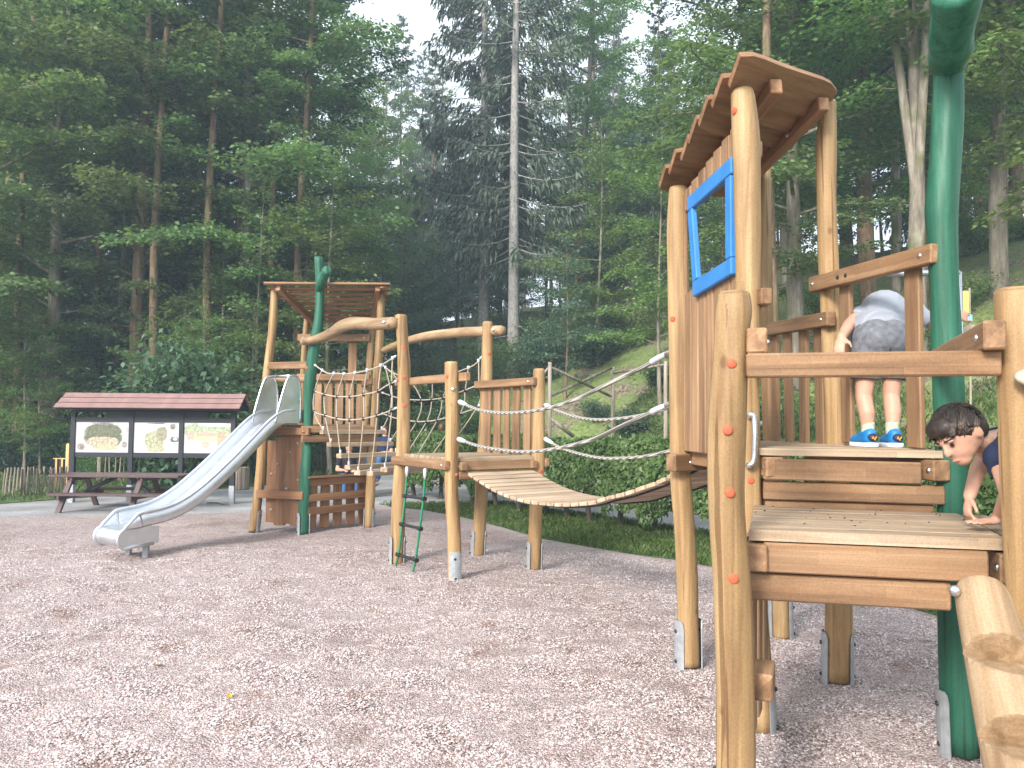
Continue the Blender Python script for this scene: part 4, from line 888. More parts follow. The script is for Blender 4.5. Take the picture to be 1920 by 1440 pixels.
def make_beech(seed,H,z0,R,nb,mat,bmat,r0=.22,leaf=.145,flat=.6,forks=1,skirt=0):
    r=np.random.RandomState(seed); mb=MB(); Ps=[];As=[];Ns=[]
    # trunk(s)
    lean=r.uniform(-.02,.02,2); tp=[]
    for i in range(12):
        z=H*i/11; tp.append(Vector((lean[0]*z+.12*math.sin(z*.35+seed)*min(1,z/4),lean[1]*z+.12*math.cos(z*.31+seed*2)*min(1,z/4),z)))
    rad=[r0*(1.35 if i==0 else 1.08 if i==1 else (1-.9*i/11)) for i in range(12)]; tp=[Vector((tp[0].x,tp[0].y,-.6))]+[Vector((tp[0].x,tp[0].y,.35))]+tp[1:]; rad=[r0*1.5,r0*1.12]+rad[1:]
    mb.tube(tp,rad,10,False)
    def tpos(z):
        for a,b_ in zip(tp[:-1],tp[1:]):
            if a.z<=z<=b_.z: return np.array(a.lerp(b_,(z-a.z)/(b_.z-a.z)))
        return np.array(tp[-1])
    for f in range(forks-1):      # additional stems
        a=r.rand()*6.28; P=[Vector(tpos(H*.18))]
        for k in range(1,8): P.append(P[-1]+Vector((math.cos(a)*.28*(1-.05*k),math.sin(a)*.28,H*.1)))
        mb.tube(P,[r0*.6*(1-k/8.5) for k in range(8)],7,False)
    az=r.rand()*6.28
    for k in range(nb):
        t=((k+r.rand())/nb); z=z0+(H*.985-z0)*t; az+=2.4+r.uniform(-.4,.4)
        pr=(.55+.45*min(1,t/.18)) if t<.18 else (1-((t-.18)/.82)**1.6*.86)
        L_=R*pr*r.uniform(.35,1.18); el=math.radians(r.uniform(0,38)+26*t); dr=r.uniform(.18,.42)*(1-.5*t)
        d=np.array([math.cos(az),math.sin(az)]); base=tpos(z); C=[]
        for s in np.linspace(0,1,6):
            bend=.25*math.sin(s*3+k)*s
            C.append(base+np.array([(d[0]-d[1]*bend)*L_*s*math.cos(el),(d[1]+d[0]*bend)*L_*s*math.cos(el),L_*(s*math.sin(el)-dr*s*s)]))
        C=np.array(C); rb=max(.012,.035*r0/.22*L_/R*(1.4-t)*1.6); mb.tube([Vector(c) for c in C],[rb,rb*.8,rb*.6,rb*.42,rb*.25,rb*.1],5,False)
        nt_=int(L_/.108)
        for s in np.linspace(.16,1,nt_):
            i=min(4,int(s*5)); f=s*5-i; p=C[i]*(1-f)+C[i+1]*f; tg=C[i+1]-C[i]; tg/=np.linalg.norm(tg)
            for sd_ in(-1,1):
                ang=sd_*math.radians(r.uniform(35,70)); ca,sa=math.cos(ang),math.sin(ang); td=np.array([tg[0]*ca-tg[1]*sa,tg[0]*sa+tg[1]*ca,tg[2]*.5+r.uniform(-.12,.1)])
                ll=(L_*.34*(1.12-s)+.28)*r.uniform(.5,1.15); nl=max(3,int(ll/.072)); u=(np.arange(nl)+r.rand(nl)*.8)/nl
                pp=p+td*ll*u[:,None]; pp[:,2]-=.16*ll*u**2; side=np.where(np.arange(nl)%2==0,1,-1)[:,None]; pv=np.array([-td[1],td[0],0])
                pp=pp+pv*side*.045+r.normal(0,1,(nl,3))*np.array([.05,.05,.085]); ax=td+pv*side*.75+r.normal(0,.25,(nl,3)); ax[:,2]-=.12
                nr=np.zeros((nl,3)); nr[:,2]=1; nr+=r.normal(0,flat,(nl,3)); Ps.append(pp);As.append(ax);Ns.append(nr)
    P=np.concatenate(Ps);A_=np.concatenate(As);Nn=np.concatenate(Ns); n=len(P); s=leaf*r.uniform(.65,1.25,n)
    V,Fq=leaves_np(P,A_,Nn,s,s*.62,.12)
    return mesh('trunk',mb.V,mb.F,bmat,True),npmesh('crown',V,Fq,mat)
def make_spruce(seed,H,z0,R,mat,bmat,r0=.24,dens=1.0,dead=14,opn=None):
    r=np.random.RandomState(seed); mb=MB(); tp=[Vector((.05*math.sin(i+seed),.05*math.cos(i*1.3),H*i/10)) for i in range(11)]; tp[0].z=-.6
    mb.tube(tp,[r0*1.25 if i==0 else r0*(1-.95*i/10) for i in range(11)],10,False); Ps=[];As=[];Ns=[]
    z=z0; k=0
    while z<H-.3:
        t=(z-z0)/(H-z0); nbr=int(3+2*r.rand()+1.2*dens)
        for j in range(nbr):
            az=r.rand()*6.28
            if opn is not None and abs((az-opn+math.pi)%(2*math.pi)-math.pi)<.8 and r.rand()<.85: continue
            L_=(R*(1-t)**.75*(.55+.45*min(1,t/.12))+.25)*r.uniform(.6,1.1); d=np.array([math.cos(az),math.sin(az),0]); b0=np.array([0,0,z])
            S=np.linspace(0,1,6); C=b0+d*(L_*S)[:,None]; C[:,2]+=L_*(-.55*S*(1-t)+.32*S**2.4+.25*t*S)
            mb.tube([Vector(c) for c in C],[.03*(1-.8*s) for s in S],4,False)
            m_=int(L_/.042*dens)
            s=.26+.74*r.rand(m_); i=np.minimum(4,(s*5).astype(int)); f=(s*5-i)[:,None]; p=C[i]*(1-f)+C[i+1]*f
            pv=np.array([-d[1],d[0],0]); off=r.normal(0,.16,m_)*(1.1-.5*s)*min(1.3,L_/2); hang=r.rand(m_)**1.3*(.15+.55*(1-t))*np.minimum(1,L_/1.5)
            p=p+pv*off[:,None]; p[:,2]-=hang; ax=d*.35+pv*(np.sign(off)*.35)[:,None]+r.normal(0,.18,(m_,3)); ax[:,2]-=.25+1.1*(hang/.6)
            Ps.append(p);As.append(ax);Ns.append(r.normal(0,1,(m_,3))+d*.6)
        z+=(.38+.25*r.rand())/(.75+.25*dens); k+=1
    for j in range(dead):
        zz_=r.uniform(1.5,z0+4); az=r.rand()*6.28; L_=r.uniform(.5,2.0); mb.tube([Vector((0,0,zz_)),Vector((math.cos(az)*L_*.6,math.sin(az)*L_*.6,zz_-.1*L_)),Vector((math.cos(az+.3)*L_,math.sin(az+.3)*L_,zz_-.5*L_))],[.02,.013,.004],4,False)
    P=np.concatenate(Ps);n=len(P); s=r.uniform(.2,.46,n); V,Fq=leaves_np(P,np.concatenate(As),np.concatenate(Ns),s,s*.24,.05)
    return mesh('trunk',mb.V,mb.F,bmat,True),npmesh('crown',V,Fq,mat)
def make_bush(seed,H,R,mat,n=5000,leaf=.09,ns=9):
    r=np.random.RandomState(seed); mb=MB(); tips=[]
    for k in range(ns):
        a=r.rand()*6.28; l=R*r.uniform(.3,1); tip=Vector((math.cos(a)*l,math.sin(a)*l,H*r.uniform(.55,1)*(1.05-.35*l/R))); P=[Vector((0,0,-.1)),Vector((tip.x*.35,tip.y*.35,tip.z*.5)),tip]; mb.tube(spline(P,6),[.02,.017,.014,.011,.008,.004],5,False); tips.append(P)
    Q=[]
    for k in range(n):
        P=tips[r.randint(ns)]; s=r.rand()**.6; c=P[1].lerp(P[2],s*1.05) if r.rand()<.75 else P[0].lerp(P[1],.4+.6*r.rand()); Q.append(c)
    P=np.array(Q)+r.normal(0,1,(n,3))*np.array([R*.20,R*.20,H*.085]); P[:,2]=np.maximum(P[:,2],.05)
    ax=P*np.array([1,1,0])/R+r.normal(0,.5,(n,3)); nr=np.array([0,0,1])+r.normal(0,.35,(n,3)); s=leaf*r.uniform(.6,1.3,n); V,Fq=leaves_np(P,ax,nr,s,s*.66,.12)
    return mesh('stem',mb.V,mb.F,M_TWIG,True),npmesh('foliage',V,Fq,mat)
LIB={}
LIB['b0']=make_beech(11,24,2.6,5.4,76,M_LEAF[0],M_BEECH,.21)
LIB['b1']=make_beech(12,25,3.6,5.2,72,M_LEAF[0],M_BROWN,.22)
LIB['b2']=make_beech(13,22,2.4,4.8,76,M_LEAF[1],M_BEECH,.17)
LIB['b3']=make_beech(14,26,4.5,5.0,66,M_LEAF[2],M_BROWN,.23)
LIB['b4']=make_beech(15,24,6.5,5.2,66,M_LEAF[1],M_BEECH,.20,forks=3)
LIB['y0']=make_beech(16,9,1.2,3.2,34,M_LEAF[1],M_BEECH,.07,.12)
LIB['y1']=make_beech(17,7,.8,2.6,30,M_LEAF[2],M_BROWN,.06,.12)
LIB['p0']=make_beech(18,26,10.5,3.4,38,M_LEAF[0],M_BROWN,.15)
LIB['p1']=make_beech(19,27,12.0,3.2,36,M_LEAF[1],M_BEECH,.13)
LIB['s0']=make_spruce(21,31,5.0,3.5,M_NEED,M_SPR,.25,1.7,14,-math.pi/2-.4)
LIB['s1']=make_spruce(22,30,6.0,3.3,M_NEED,M_SPR,.25,1.7,14,-math.pi/2-2.0)
LIB['s2']=make_spruce(23,26,1.5,3.1,M_NEED,M_BROWN,.2,1.4)
LIB['u0']=make_bush(31,1.6,1.2,M_LEAF[2],4500)
LIB['u1']=make_bush(32,2.2,1.3,M_LEAF[0],5000)
LIB['u2']=make_bush(33,1.1,1.0,M_LEAF[1],3600)
LIB['h0']=make_bush(34,2.6,1.25,M_BLUEL,6500,.125,14)
PLANTED=[]
def plant(kind,px,Y,label,cat,group=None,sc_=1.0,rz=None,name=None,dz=-.05,X=None,sxy=None):
    x=(px-960)/FPX*Y if X is None else X; z=float(ground_z(x,Y))+dz
    name=name or {'b':'beech_tree','p':'slender_tree','y':'young_beech','s':'spruce_tree','u':'bush','h':'bush'}[kind[0]]
    o=thing(name,(x,Y,z),label,cat,group); PLANTED.append((x/Y,o))
    rz=random.random()*6.28 if rz is None else rz
    M=Matrix.Translation((x,Y,z)) @ Matrix.Rotation(rz,4,'Z') @ Matrix.Diagonal((sxy or sc_,sxy or sc_,sc_,1))
    names=('stem','foliage') if kind[0] in 'uh' else ('trunk','crown')
    for nm,me in zip(names,LIB[kind]): part(nm,me,M,o)
    return o
# prominent trees
for (k,px,Y,lab,sc_,rz) in(
 ('b0',455,24.5,'tall beech with bare lit trunk standing behind the right end of the info board',1.08,.3),
 ('b1',262,23.0,'beech with brown trunk rising behind the left poster of the info board',1.0,1.9),
 ('b0',95,22.5,'broad beech with layered branches above the left fence',1.0,4.0),
 ('b2',-90,21.0,'leafy beech cut by the left picture edge',1.15,.9),
 ('b3',330,27.5,'dark trunked tree behind the middle of the info board',1.0,2.2),
 ('b3',575,29.0,'dark straight tree behind the green post of the slide tower',.98,1.1),
 ('b2',400,30.0,'slender beech just left of the bare lit trunk',1.1,5.0),
 ('b1',180,27.0,'tall beech between the left fence and the info board',1.05,3.0),
 ('s0',962,31.0,'tall spruce with bare pale trunk, the right of two in the middle',1.0,.4),
 ('s1',905,33.5,'tall spruce with grey trunk, the left of two in the middle',1.05,2.0),
 ('s2',1150,62,'distant pale spruce with its top against the sky gap',1.12,.5),
 ('s2',785,66,'distant pointed spruce below the left sky gap',1.0,.5),
 ('b4',1092,37.0,'bright green beech just right of the two spruces',1.0,.7),
 ('b4',1725,17.0,'large beech with several mottled stems beside the green post',.95,2.6),
 ('b0',1492,19.5,'beech with mottled mossy trunk seen between the tower posts',.95,3.3),
 ('b1',1632,21.0,'grey trunked tree behind the bending child',.95,.2),
 ('b2',1880,18.5,'yellow green beech at the upper right behind the green post',1.05,1.4),
 ('b3',1560,26.0,'dark tall tree right of the tower roof',1.0,4.4),
 ('b2',1985,15.5,'leafy beech cut by the right picture edge',1.0,2.9)):
    plant(k,px,Y,lab,'tree',None,sc_,rz)
plant('y0',1238,21.5,'thin young beech left of the lookout tower',"tree",None,.9,1.0)
plant('y0',1120,27.5,'young bright green beech on the bank behind the rope handrails','tree',None,1.0,2.0)
plant('y1',1060,25.5,'young dark beech beside the right spruce trunk','tree',None,.8,3.0)
plant('h0',322,17.9,'blue green leafy bush rising behind the info board roof','bush',None,1.34,1.0,dz=-.02)
# the rest of the wood, row behind row
REFS=((-999,'beyond the left picture edge'),(0,'above the dense left picket fence'),(115,'above the left poster of the info board'),(240,'above the middle poster of the info board'),(340,'above the right poster of the info board'),(440,'above the steel slide'),(500,'above the slide tower roof'),(735,'above the rope net bridge'),(830,'left of the two tall spruces'),(905,'between the tall spruces'),(970,'above the slatted bridge middle'),(1080,'above the right bridge half'),(1255,'behind the left post of the lookout tower'),(1390,'behind the lookout tower roof'),(1580,'right of the lookout tower roof'),(1700,'behind the tall green post'),(1830,'right of the tall green post'),(1925,'beyond the right picture edge'))
LOOK={'p0':'slender brown trunk','p1':'slender pale trunk','b0':'broad layered beech','b1':'brown trunked beech','b2':'yellow green beech','b3':'dark straight tree','b4':'many stemmed beech','y0':'bright leafy sapling','y1':'dark leafy sapling','s0':'tall drooping spruce','s1':'bare trunked spruce','s2':'narrow dark spruce','u0':'dark bush','u1':'taller leafy bush','u2':'low bright bush'}
def where(px): return [t for p,t in REFS if p<=px][-1]
rt=random.Random(5)
def row(n,px0,px1,Y0,Y1,kinds,label,grp,s0=.9,s1=1.1):
    for i in range(n):
        px=px0+(px1-px0)*(i+.5+rt.uniform(-.35,.35))/n; kd=rt.choice(kinds); plant(kd,px,rt.uniform(Y0,Y1),LOOK[kd]+' '+label+' '+where(px),'tree',grp,rt.uniform(s0,s1),rt.random()*6.28)
row(6,-260,560,31,37,['b0','b1','b3','b2'],'in the second row','trees of the left wood')
row(4,-250,560,42,52,['b1','b3','s2','s0'],'in the third row','trees of the left wood')
row(7,-260,600,60,80,['y0','y1','y0'],'in the far row','trees of the left wood')
row(9,650,1180,38,46,['y0','y1','s2'],'on the slope','trees of the middle slope',.75,1.0)
row(9,640,1180,48,60,['s2','s2','b2'],'further up the slope','trees of the middle slope',.6,.8)
row(9,640,1320,70,90,['s2','b3','s2'],'far up the hill','trees of the middle slope',.75,.95)
row(6,1200,1480,32,46,['s2','y0','b2'],'on the mid slope','trees of the right slope',.55,.75)
row(6,1430,2080,25,32,['b0','b1','b2','b4'],'in the first row uphill','trees of the right slope')
row(7,1350,2150,35,45,['b1','b3','s2'],'in the second row uphill','trees of the right slope')
row(7,1300,2150,50,66,['b3','s2','s0'],'high on the hill','trees of the right slope')
for (k,px,Y,lab,sc_) in(('b2',655,48,'hazy beech below the left sky gap, left of the distant spruce',1.1),('b0',700,58,'hazy beech just left of the distant pointed spruce',1.12),('s2',745,60,'hazy narrow spruce left of the distant pointed spruce',1.12),('b2',822,56,'hazy beech between the distant pointed spruce and the two tall spruces',1.0),('b4',625,40,'leafy beech at the right end of the left wood',.85),('b2',1215,62,'hazy beech below the right sky gap',.9),('s2',1255,66,'hazy spruce below the right sky gap',.95)): plant(k,px,Y,lab,'tree',None,sc_)
for (k,px,Y,lab,sc_) in(('b2',1175,52,'hazy beech right of the bright green beech',.66),('b0',1222,56,'hazy broad beech under the right sky gap',.66),('s2',1262,50,'narrow hazy spruce left of the lookout tower roof',.62),('b2',1305,46,'hazy beech above the left corner of the lookout tower roof',.68),('b2',1345,54,'pale beech behind the lookout tower roof slope',.85),('y0',1190,38,'bright sapling above the right end of the suspension bridge',1.25),('y0',1265,36,'bright sapling left of the lookout tower window',1.3),('b4',690,44,'leafy beech above the slide tower roof corner',.72),('b2',765,47,'leafy beech under the left sky gap',.66)): plant(k,px,Y,lab,'tree',None,sc_)
row(5,-120,560,26,29,['b0','b2','b4'],'in the front row','trees of the left wood',.6,.8)
row(11,-40,610,21.5,26,['p0','p1'],'at the forest edge','slender trees at the left forest edge',.9,1.05)
row(5,1400,1930,17,23,['p1','p0'],'on the slope','slender trees on the right slope',.9,1.0)
# undergrowth
def under_(n,px0,px1,Y0,Y1,kinds,label,grp,s0=.8,s1=1.4):
    for i in range(n):
        px=px0+(px1-px0)*(i+.5+rt.uniform(-.45,.45))/n; kd=rt.choice(kinds); plant(kd,px,rt.uniform(Y0,Y1),LOOK[kd]+' '+label+' '+where(px),'bush',grp,rt.uniform(s0,s1),rt.random()*6.28)
under_(20,-120,560,21.5,24.5,['u0','u1','u0'],'at the forest edge','undergrowth at the left forest edge')
under_(16,-120,640,26,32,['u1','u0','y1'],'inside the wood','undergrowth in the left wood',1,1.6)
under_(14,640,1250,25.5,31,['u0','u1','u2'],'on the bank','undergrowth on the bank')
under_(14,700,1300,32,44,['y1','u1','y1'],'deep in shade','undergrowth below the spruces',.9,1.5)
under_(10,1300,1960,16,24,['u2','u0','u1'],'low on the slope','undergrowth on the right slope',.6,1.1)
under_(10,1300,2000,25,34,['y1','y0','u1'],'higher on the slope','saplings on the right slope',.8,1.1)
under_(14,-200,640,34,44,['y1','y1','u1'],'deep in the wood','saplings under the left wood',.8,1.2)
under_(14,-260,660,46,60,['y1','y1'],'at its back edge','saplings at the back of the left wood',1.0,1.5)
under_(13,-150,640,22.5,26.5,['y0','y1','y0'],'before the wood','saplings in front of the left wood',.75,1.15)
under_(12,-150,660,29,34,['y0','y1','y1'],'within','saplings behind the first trunks',.9,1.3)
under_(9,960,1260,18.5,23.5,['u2','u2','u0'],'in the bank grass','low bushes among the grass of the bank',.35,.7)
under_(9,-60,480,20.3,21.8,['y0','u1','y0'],'behind the picket fence','leafy saplings behind the picket fence',.45,.65)
# hedge
HG=thing('hedge',hb(0,0),'clipped leafy green hedge with dark stems along the grass verge','hedge')
def hedge():
    r=np.random.RandomState(8); n=68000; U0,U1=-5.7,13; u=U0+(U1-U0)*r.rand(n); hw_=.42
    top=1.30+.035*np.sin(u*2.3)+.03*np.sin(5.1*u+1)+.02*np.sin(11*u); bot=.34+.12*np.sin(u*3.1+1)+.1*np.sin(7.3*u)+.05*np.sin(17*u)
    c=r.rand(n); s=np.empty(n); z=np.empty(n); nx_=np.zeros(n); nz_=np.zeros(n)
    a=c<.62; s[a]=-hw_+np.abs(r.normal(0,.05,a.sum()));  z[a]=bot[a]+(top[a]-bot[a])*r.rand(a.sum())**.9; nx_[a]=-1; nz_[a]=.5
    b_=(c>=.62)&(c<.85); s[b_]=(r.rand(b_.sum())*2-1)*hw_; z[b_]=top[b_]-np.abs(r.normal(0,.045,b_.sum())); nz_[b_]=1
    d=c>=.85; s[d]=(r.rand(d.sum())*2-1)*hw_; z[d]=bot[d]+(top[d]-bot[d])*r.rand(d.sum()); nx_[d]=r.normal(0,1,d.sum()); nz_[d]=.5
    s+=.05*np.sin(4*u+6*z)+.03*np.sin(9*u-5*z); s+=np.where(c<.62,.10*np.exp(-((z-bot)/.25)),0)
    k=r.rand(n)<.025; z[k&b_]+=r.rand((k&b_).sum())*.1
    P=np.array([H0.x,H0.y,0])+u[:,None]*np.array([HD.x,HD.y,0])+s[:,None]*np.array([HN.x,HN.y,0]); P[:,2]=z
    nr=nx_[:,None]*np.array([HN.x,HN.y,0])+nz_[:,None]*np.array([0,0,1])+r.normal(0,.45,(n,3)); ax=r.normal(0,.6,(n,3)); ax[:,2]-=.5
    sz=.085*r.uniform(.6,1.25,n); V,Fq=leaves_np(P,ax,nr,sz,sz*.62,.1); V=V-np.array([H0.x,H0.y,0]); part('foliage',npmesh('foliage',V,Fq,M_HEDGE),Matrix.Translation(H0),HG)
    uu=-5.5
    rg=random.Random(4)
    while uu<12.5:
        p=hb(uu,rg.uniform(-.1,.1)); mb=MB(); x2=rg.uniform(-.12,.12); mb.tube(spline([Vector((p.x,p.y,-.08)),Vector((p.x+.02,p.y,.05)),Vector((p.x+x2*.4,p.y,.35)),Vector((p.x+x2,p.y,.75)),Vector((p.x+x2*1.5,p.y+.05,1.15))],9),[.085,.06,.045,.042,.038,.033,.026,.02,.012],8,False)
        for q_ in range(4):
            a=rg.random()*6.28; z_=.3+.18*q_; b0=Vector((p.x+x2*.5,p.y,z_)); mb.tube([b0,b0+Vector((math.cos(a)*.2,math.sin(a)*.2,.12)),b0+Vector((math.cos(a)*.4,math.sin(a)*.4,.3))],[.022,.014,.005],5,False)
        mb.build('stem',M_TWIG,HG,smooth=True); uu+=rg.uniform(.5,.95)
hedge()
# ================================================================ FURNITURE AND FENCES
def poster(kind):
    m,t,b=newmat('poster_print_'+kind); L=t.links.new; tc=N(t,'TexCoord'); sx=N(t,'SeparateXYZ'); L(tc.outputs['Generated'],sx.inputs[0])
    X,Yv=sx.outputs[0],sx.outputs[2]
    def mth(op,a,b_=None,c=None):
        n=N(t,'Math',operation=op)
        for i,s in enumerate((a,b_,c)):
            if s is None: continue
            if hasattr(s,'is_linked'): L(s,n.inputs[i])
            else: n.inputs[i].default_value=s
        return n.outputs[0]
    nz=N(t,'TexNoise'); nz.inputs['Scale'].default_value=9; nz.inputs['Detail'].default_value=6; L(tc.outputs['Object'],nz.inputs[0])
    n2=N(t,'TexNoise'); n2.inputs['Scale'].default_value=24; n2.inputs['Detail'].default_value=4; L(tc.outputs['Object'],n2.inputs[0])
    def blob(cx,cy,rx,ry,soft=.12,wob=.5):
        dx=mth('POWER',mth('ABSOLUTE',mth('DIVIDE',mth('SUBTRACT',X,cx),rx)),2.6); dy=mth('POWER',mth('ABSOLUTE',mth('DIVIDE',mth('SUBTRACT',Yv,cy),ry)),2.6)
        d=mth('ADD',mth('ADD',dx,dy),mth('MULTIPLY',mth('SUBTRACT',nz.outputs[0],.5),wob*2)); r=N(t,'MapRange'); L(d,r.inputs[0]); r.inputs[1].default_value=1+soft; r.inputs[2].default_value=1-soft; return r.outputs[0]
    col=None; base=(.52,.54,.56)
    def over(c,a): 
        nonlocal col
        col=mix(t,base if col is None else col,c,a)
    def pal(cs):
        r=ramp(t,[(.30+.40*i/(len(cs)-1),c) for i,c in enumerate(cs)]); L(n2.outputs[0],r.inputs[0]); return r.outputs[0]
    if kind=='a':
        over(pal([(.05,.07,.02),(.13,.15,.06),(.2,.2,.1)]),blob(.52,.55,.36,.40)); over(pal([(.28,.18,.07),(.42,.30,.14),(.62,.55,.36)]),blob(.5,.35,.30,.16)); over(pal([(.3,.33,.12),(.5,.5,.2)]),blob(.58,.16,.22,.09)); over(pal([(.12,.1,.08),(.4,.3,.2)]),blob(.11,.18,.07,.11)); over(pal([(.15,.12,.1),(.4,.36,.28)]),blob(.92,.26,.05,.1)); over(pal([(.3,.28,.26),(.5,.45,.4)]),blob(.96,.74,.03,.09))
    elif kind=='b':
        over(pal([(.2,.2,.08),(.38,.38,.16),(.55,.52,.3)]),blob(.46,.42,.22,.30)); over(pal([(.16,.15,.06),(.4,.36,.18)]),blob(.62,.62,.12,.22)); over(pal([(.3,.28,.1),(.5,.52,.25)]),blob(.5,.12,.2,.09)); over(pal([(.1,.09,.08),(.35,.3,.22)]),blob(.86,.86,.06,.09)); over(pal([(.08,.07,.06),(.2,.17,.13)]),blob(.9,.44,.09,.09)); over(base,blob(.915,.46,.045,.05))
    else:
        over(pal([(.16,.25,.10),(.32,.42,.18),(.5,.56,.4)]),blob(.5,.74,.52,.24)); over(pal([(.35,.42,.2),(.5,.55,.25)]),blob(.52,.48,.5,.08)); over(pal([(.45,.2,.1),(.55,.36,.22)]),blob(.5,.62,.24,.07)); over(pal([(.5,.6,.75),(.6,.7,.8)]),blob(.6,.94,.32,.06)); over(pal([(.35,.24,.1),(.5,.36,.18)]),blob(.82,.42,.11,.28)); over(pal([(.36,.22,.12),(.55,.42,.3)]),blob(.13,.58,.08,.14)); over(pal([(.4,.3,.18),(.5,.42,.28)]),blob(.46,.28,.08,.12)); over(pal([(.3,.5,.2),(.5,.6,.3)]),blob(.78,.16,.08,.06))
    # thin printed heading
    hx=mth('MULTIPLY',mth('GREATER_THAN',X,.3),mth('LESS_THAN',X,.7)); hy=mth('MULTIPLY',mth('GREATER_THAN',Yv,.945),mth('LESS_THAN',Yv,.98)); wv=N(t,'TexNoise'); wv.inputs['Scale'].default_value=70; L(tc.outputs['Object'],wv.inputs[0])
    if kind!='c': over((.1,.1,.1),mth('MULTIPLY',mth('MULTIPLY',hx,hy),mth('GREATER_THAN',wv.outputs[0],.45)))
    hv=N(t,'HueSaturation'); hv.inputs['Saturation'].default_value=.62; hv.inputs['Value'].default_value=.85; L(col,hv.inputs['Color']); L(hv.outputs[0],b.inputs['Base Color']); b.inputs['Roughness'].default_value=.3; return m
ib=[G(133,940),G(244,941),G(340,942),G(437,943)]
iy=ib[3].y; X0,X1=at(137,850,iy).x,at(437,850,iy).x
IB=thing('info_board',((X0+X1)/2,iy,0),'black framed information board with three animal posters and a small roof','information board')
xs=[X0,at(246,850,iy).x,at(340,850,iy).x,X1]; zt=at(300,772,iy).z
for i,x in enumerate(xs):
    pz=[(x,iy,-.1),(x,iy,zt)]
    o=MB().box((x,iy,zt/2+.02),(.085,.085,zt-.0)).build('post',M_DARKW,IB); MB().box((x,iy,.12),(.1,.1,.42),ch=.004).build('post_shoe',M_GALV,o)
def hb_(x0,x1,z0,z1,y=iy,t_=.06,nm='rail'): return MB().box(((x0+x1)/2,y,(z0+z1)/2),(x1-x0,t_,z1-z0)).build(nm,M_DARKW,IB)
zpt,zpb=at(300,792,iy).z,at(300,849,iy).z
hb_(X0+.045,X1-.045,zpt,zpt+.09); hb_(X0+.045,X1-.045,zpb-.09,zpb); hb_(X0-.02,X1+.02,zt-.02,zt+.07)
hb_(at(200,780,iy).x,at(390,780,iy).x,zpt+.092,zt-.022,iy,.05,'header_board')
for k,(a0,a1) in enumerate(((0,1),(1,2),(2,3))):
    x0,x1=xs[a0]+.045,xs[a1]-.045; M=Matrix.Translation(((x0+x1)/2,iy-.01,(zpt+zpb)/2)); V,F=chbox(x1-x0,.012,zpt-zpb,0); o=part('poster',mesh('poster',V,F,poster('abc'[k])),M,IB)
    o['label']=['poster of a herd under a dark tree','poster of two horned animals','poster of deer in a green landscape'][k]
for sg in(-1,1): beam(IB,'seam_shadow_board',Vector((at(127,755,iy).x,iy+sg*.17,at(290,756,iy).z-.012)),Vector((at(458,755,iy).x,iy+sg*.17,at(290,756,iy).z-.012)),.012,.37,M_DARKW,up=(0,sg*(at(290,744,iy).z+.04-at(290,767,iy).z+.02),.36),ch=.002)  # dark sheet showing in the gaps, stands in for shadow lines between roof boards
# roof of lapped boards, two slopes
zr=at(290,744,iy).z+.04; ze=at(290,767,iy).z-.02
for sg in(-1,1):
    for k in range(3):
        u0,u1=k/3,(k+1)/3-.045; hw2=.36
        f=lambda u:Vector((0,sg*hw2*u,zr-(zr-ze)*u)); p=f((u0+u1)/2); dvec=(f(1)-f(0)).normalized(); nrm=Vector((0,sg*(zr-ze),hw2)).normalized(); tl_=nrm
        xx0,xx1=at(123-k*1.5,755,iy).x,at(461,755,iy).x; beam(IB,'roof_board',Vector((xx0,iy+p.y,p.z+.02)),Vector((xx1,iy+p.y,p.z+.02)),.022,(u1-u0)*math.hypot(hw2,zr-ze),M_ROOFR,up=tl_,ch=.003)
# picnic table
tb=[G(137,960),G(269,957),G(165,950),G(282,950)]; yf=tb[0].y; ty=yf+.55
tx0,tx1=at(113,892,ty).x,at(351,896,ty).x; tcx=(tx0+tx1)/2; tzt=at(230,891,ty-.3).z
PT=thing('picnic_table',(tcx,ty,0),'dark brown picnic table with attached benches in front of the info board','picnic table',rz=0)
for k in range(4): beam(PT,'top_board',(tx0,ty-.28+.187*k,tzt-.02),(tx1,ty-.28+.187*k,tzt-.02),.04,.17,M_TABLE)
sz_=at(200,925,yf+.0).z
bx0,bx1=at(97,925,yf).x,at(305,929,yf).x
for sy,dy in((-1,0),(1,0)):
    for k in range(2): beam(PT,'seat_board',(bx0+.0,ty+sy*(.52+.13*k)+0,sz_-.02),(bx1+.05,ty+sy*(.52+.13*k),sz_-.02),.04,.12,M_TABLE)
for x in(at(142,920,ty).x+.05,at(276,920,ty).x):
    for sy in(-1,1): beam(PT,'leg',(x,ty+sy*.62,-.03),(x,ty+sy*.22,tzt-.04),.09,.05,M_TABLE,up=(1,0,0))
    beam(PT,'seat_bearer',(x+.05,ty-.72,sz_-.075),(x+.05,ty+.72,sz_-.075),.07,.045,M_TABLE); beam(PT,'top_bearer',(x+.05,ty-.34,tzt-.075),(x+.05,ty+.34,tzt-.075),.06,.045,M_TABLE)
    beam(PT,'brace',(x+.05,ty,sz_-.06),(tcx+(.12 if x>tcx else -.12),ty,tzt-.05),.07,.045,M_DARKW)
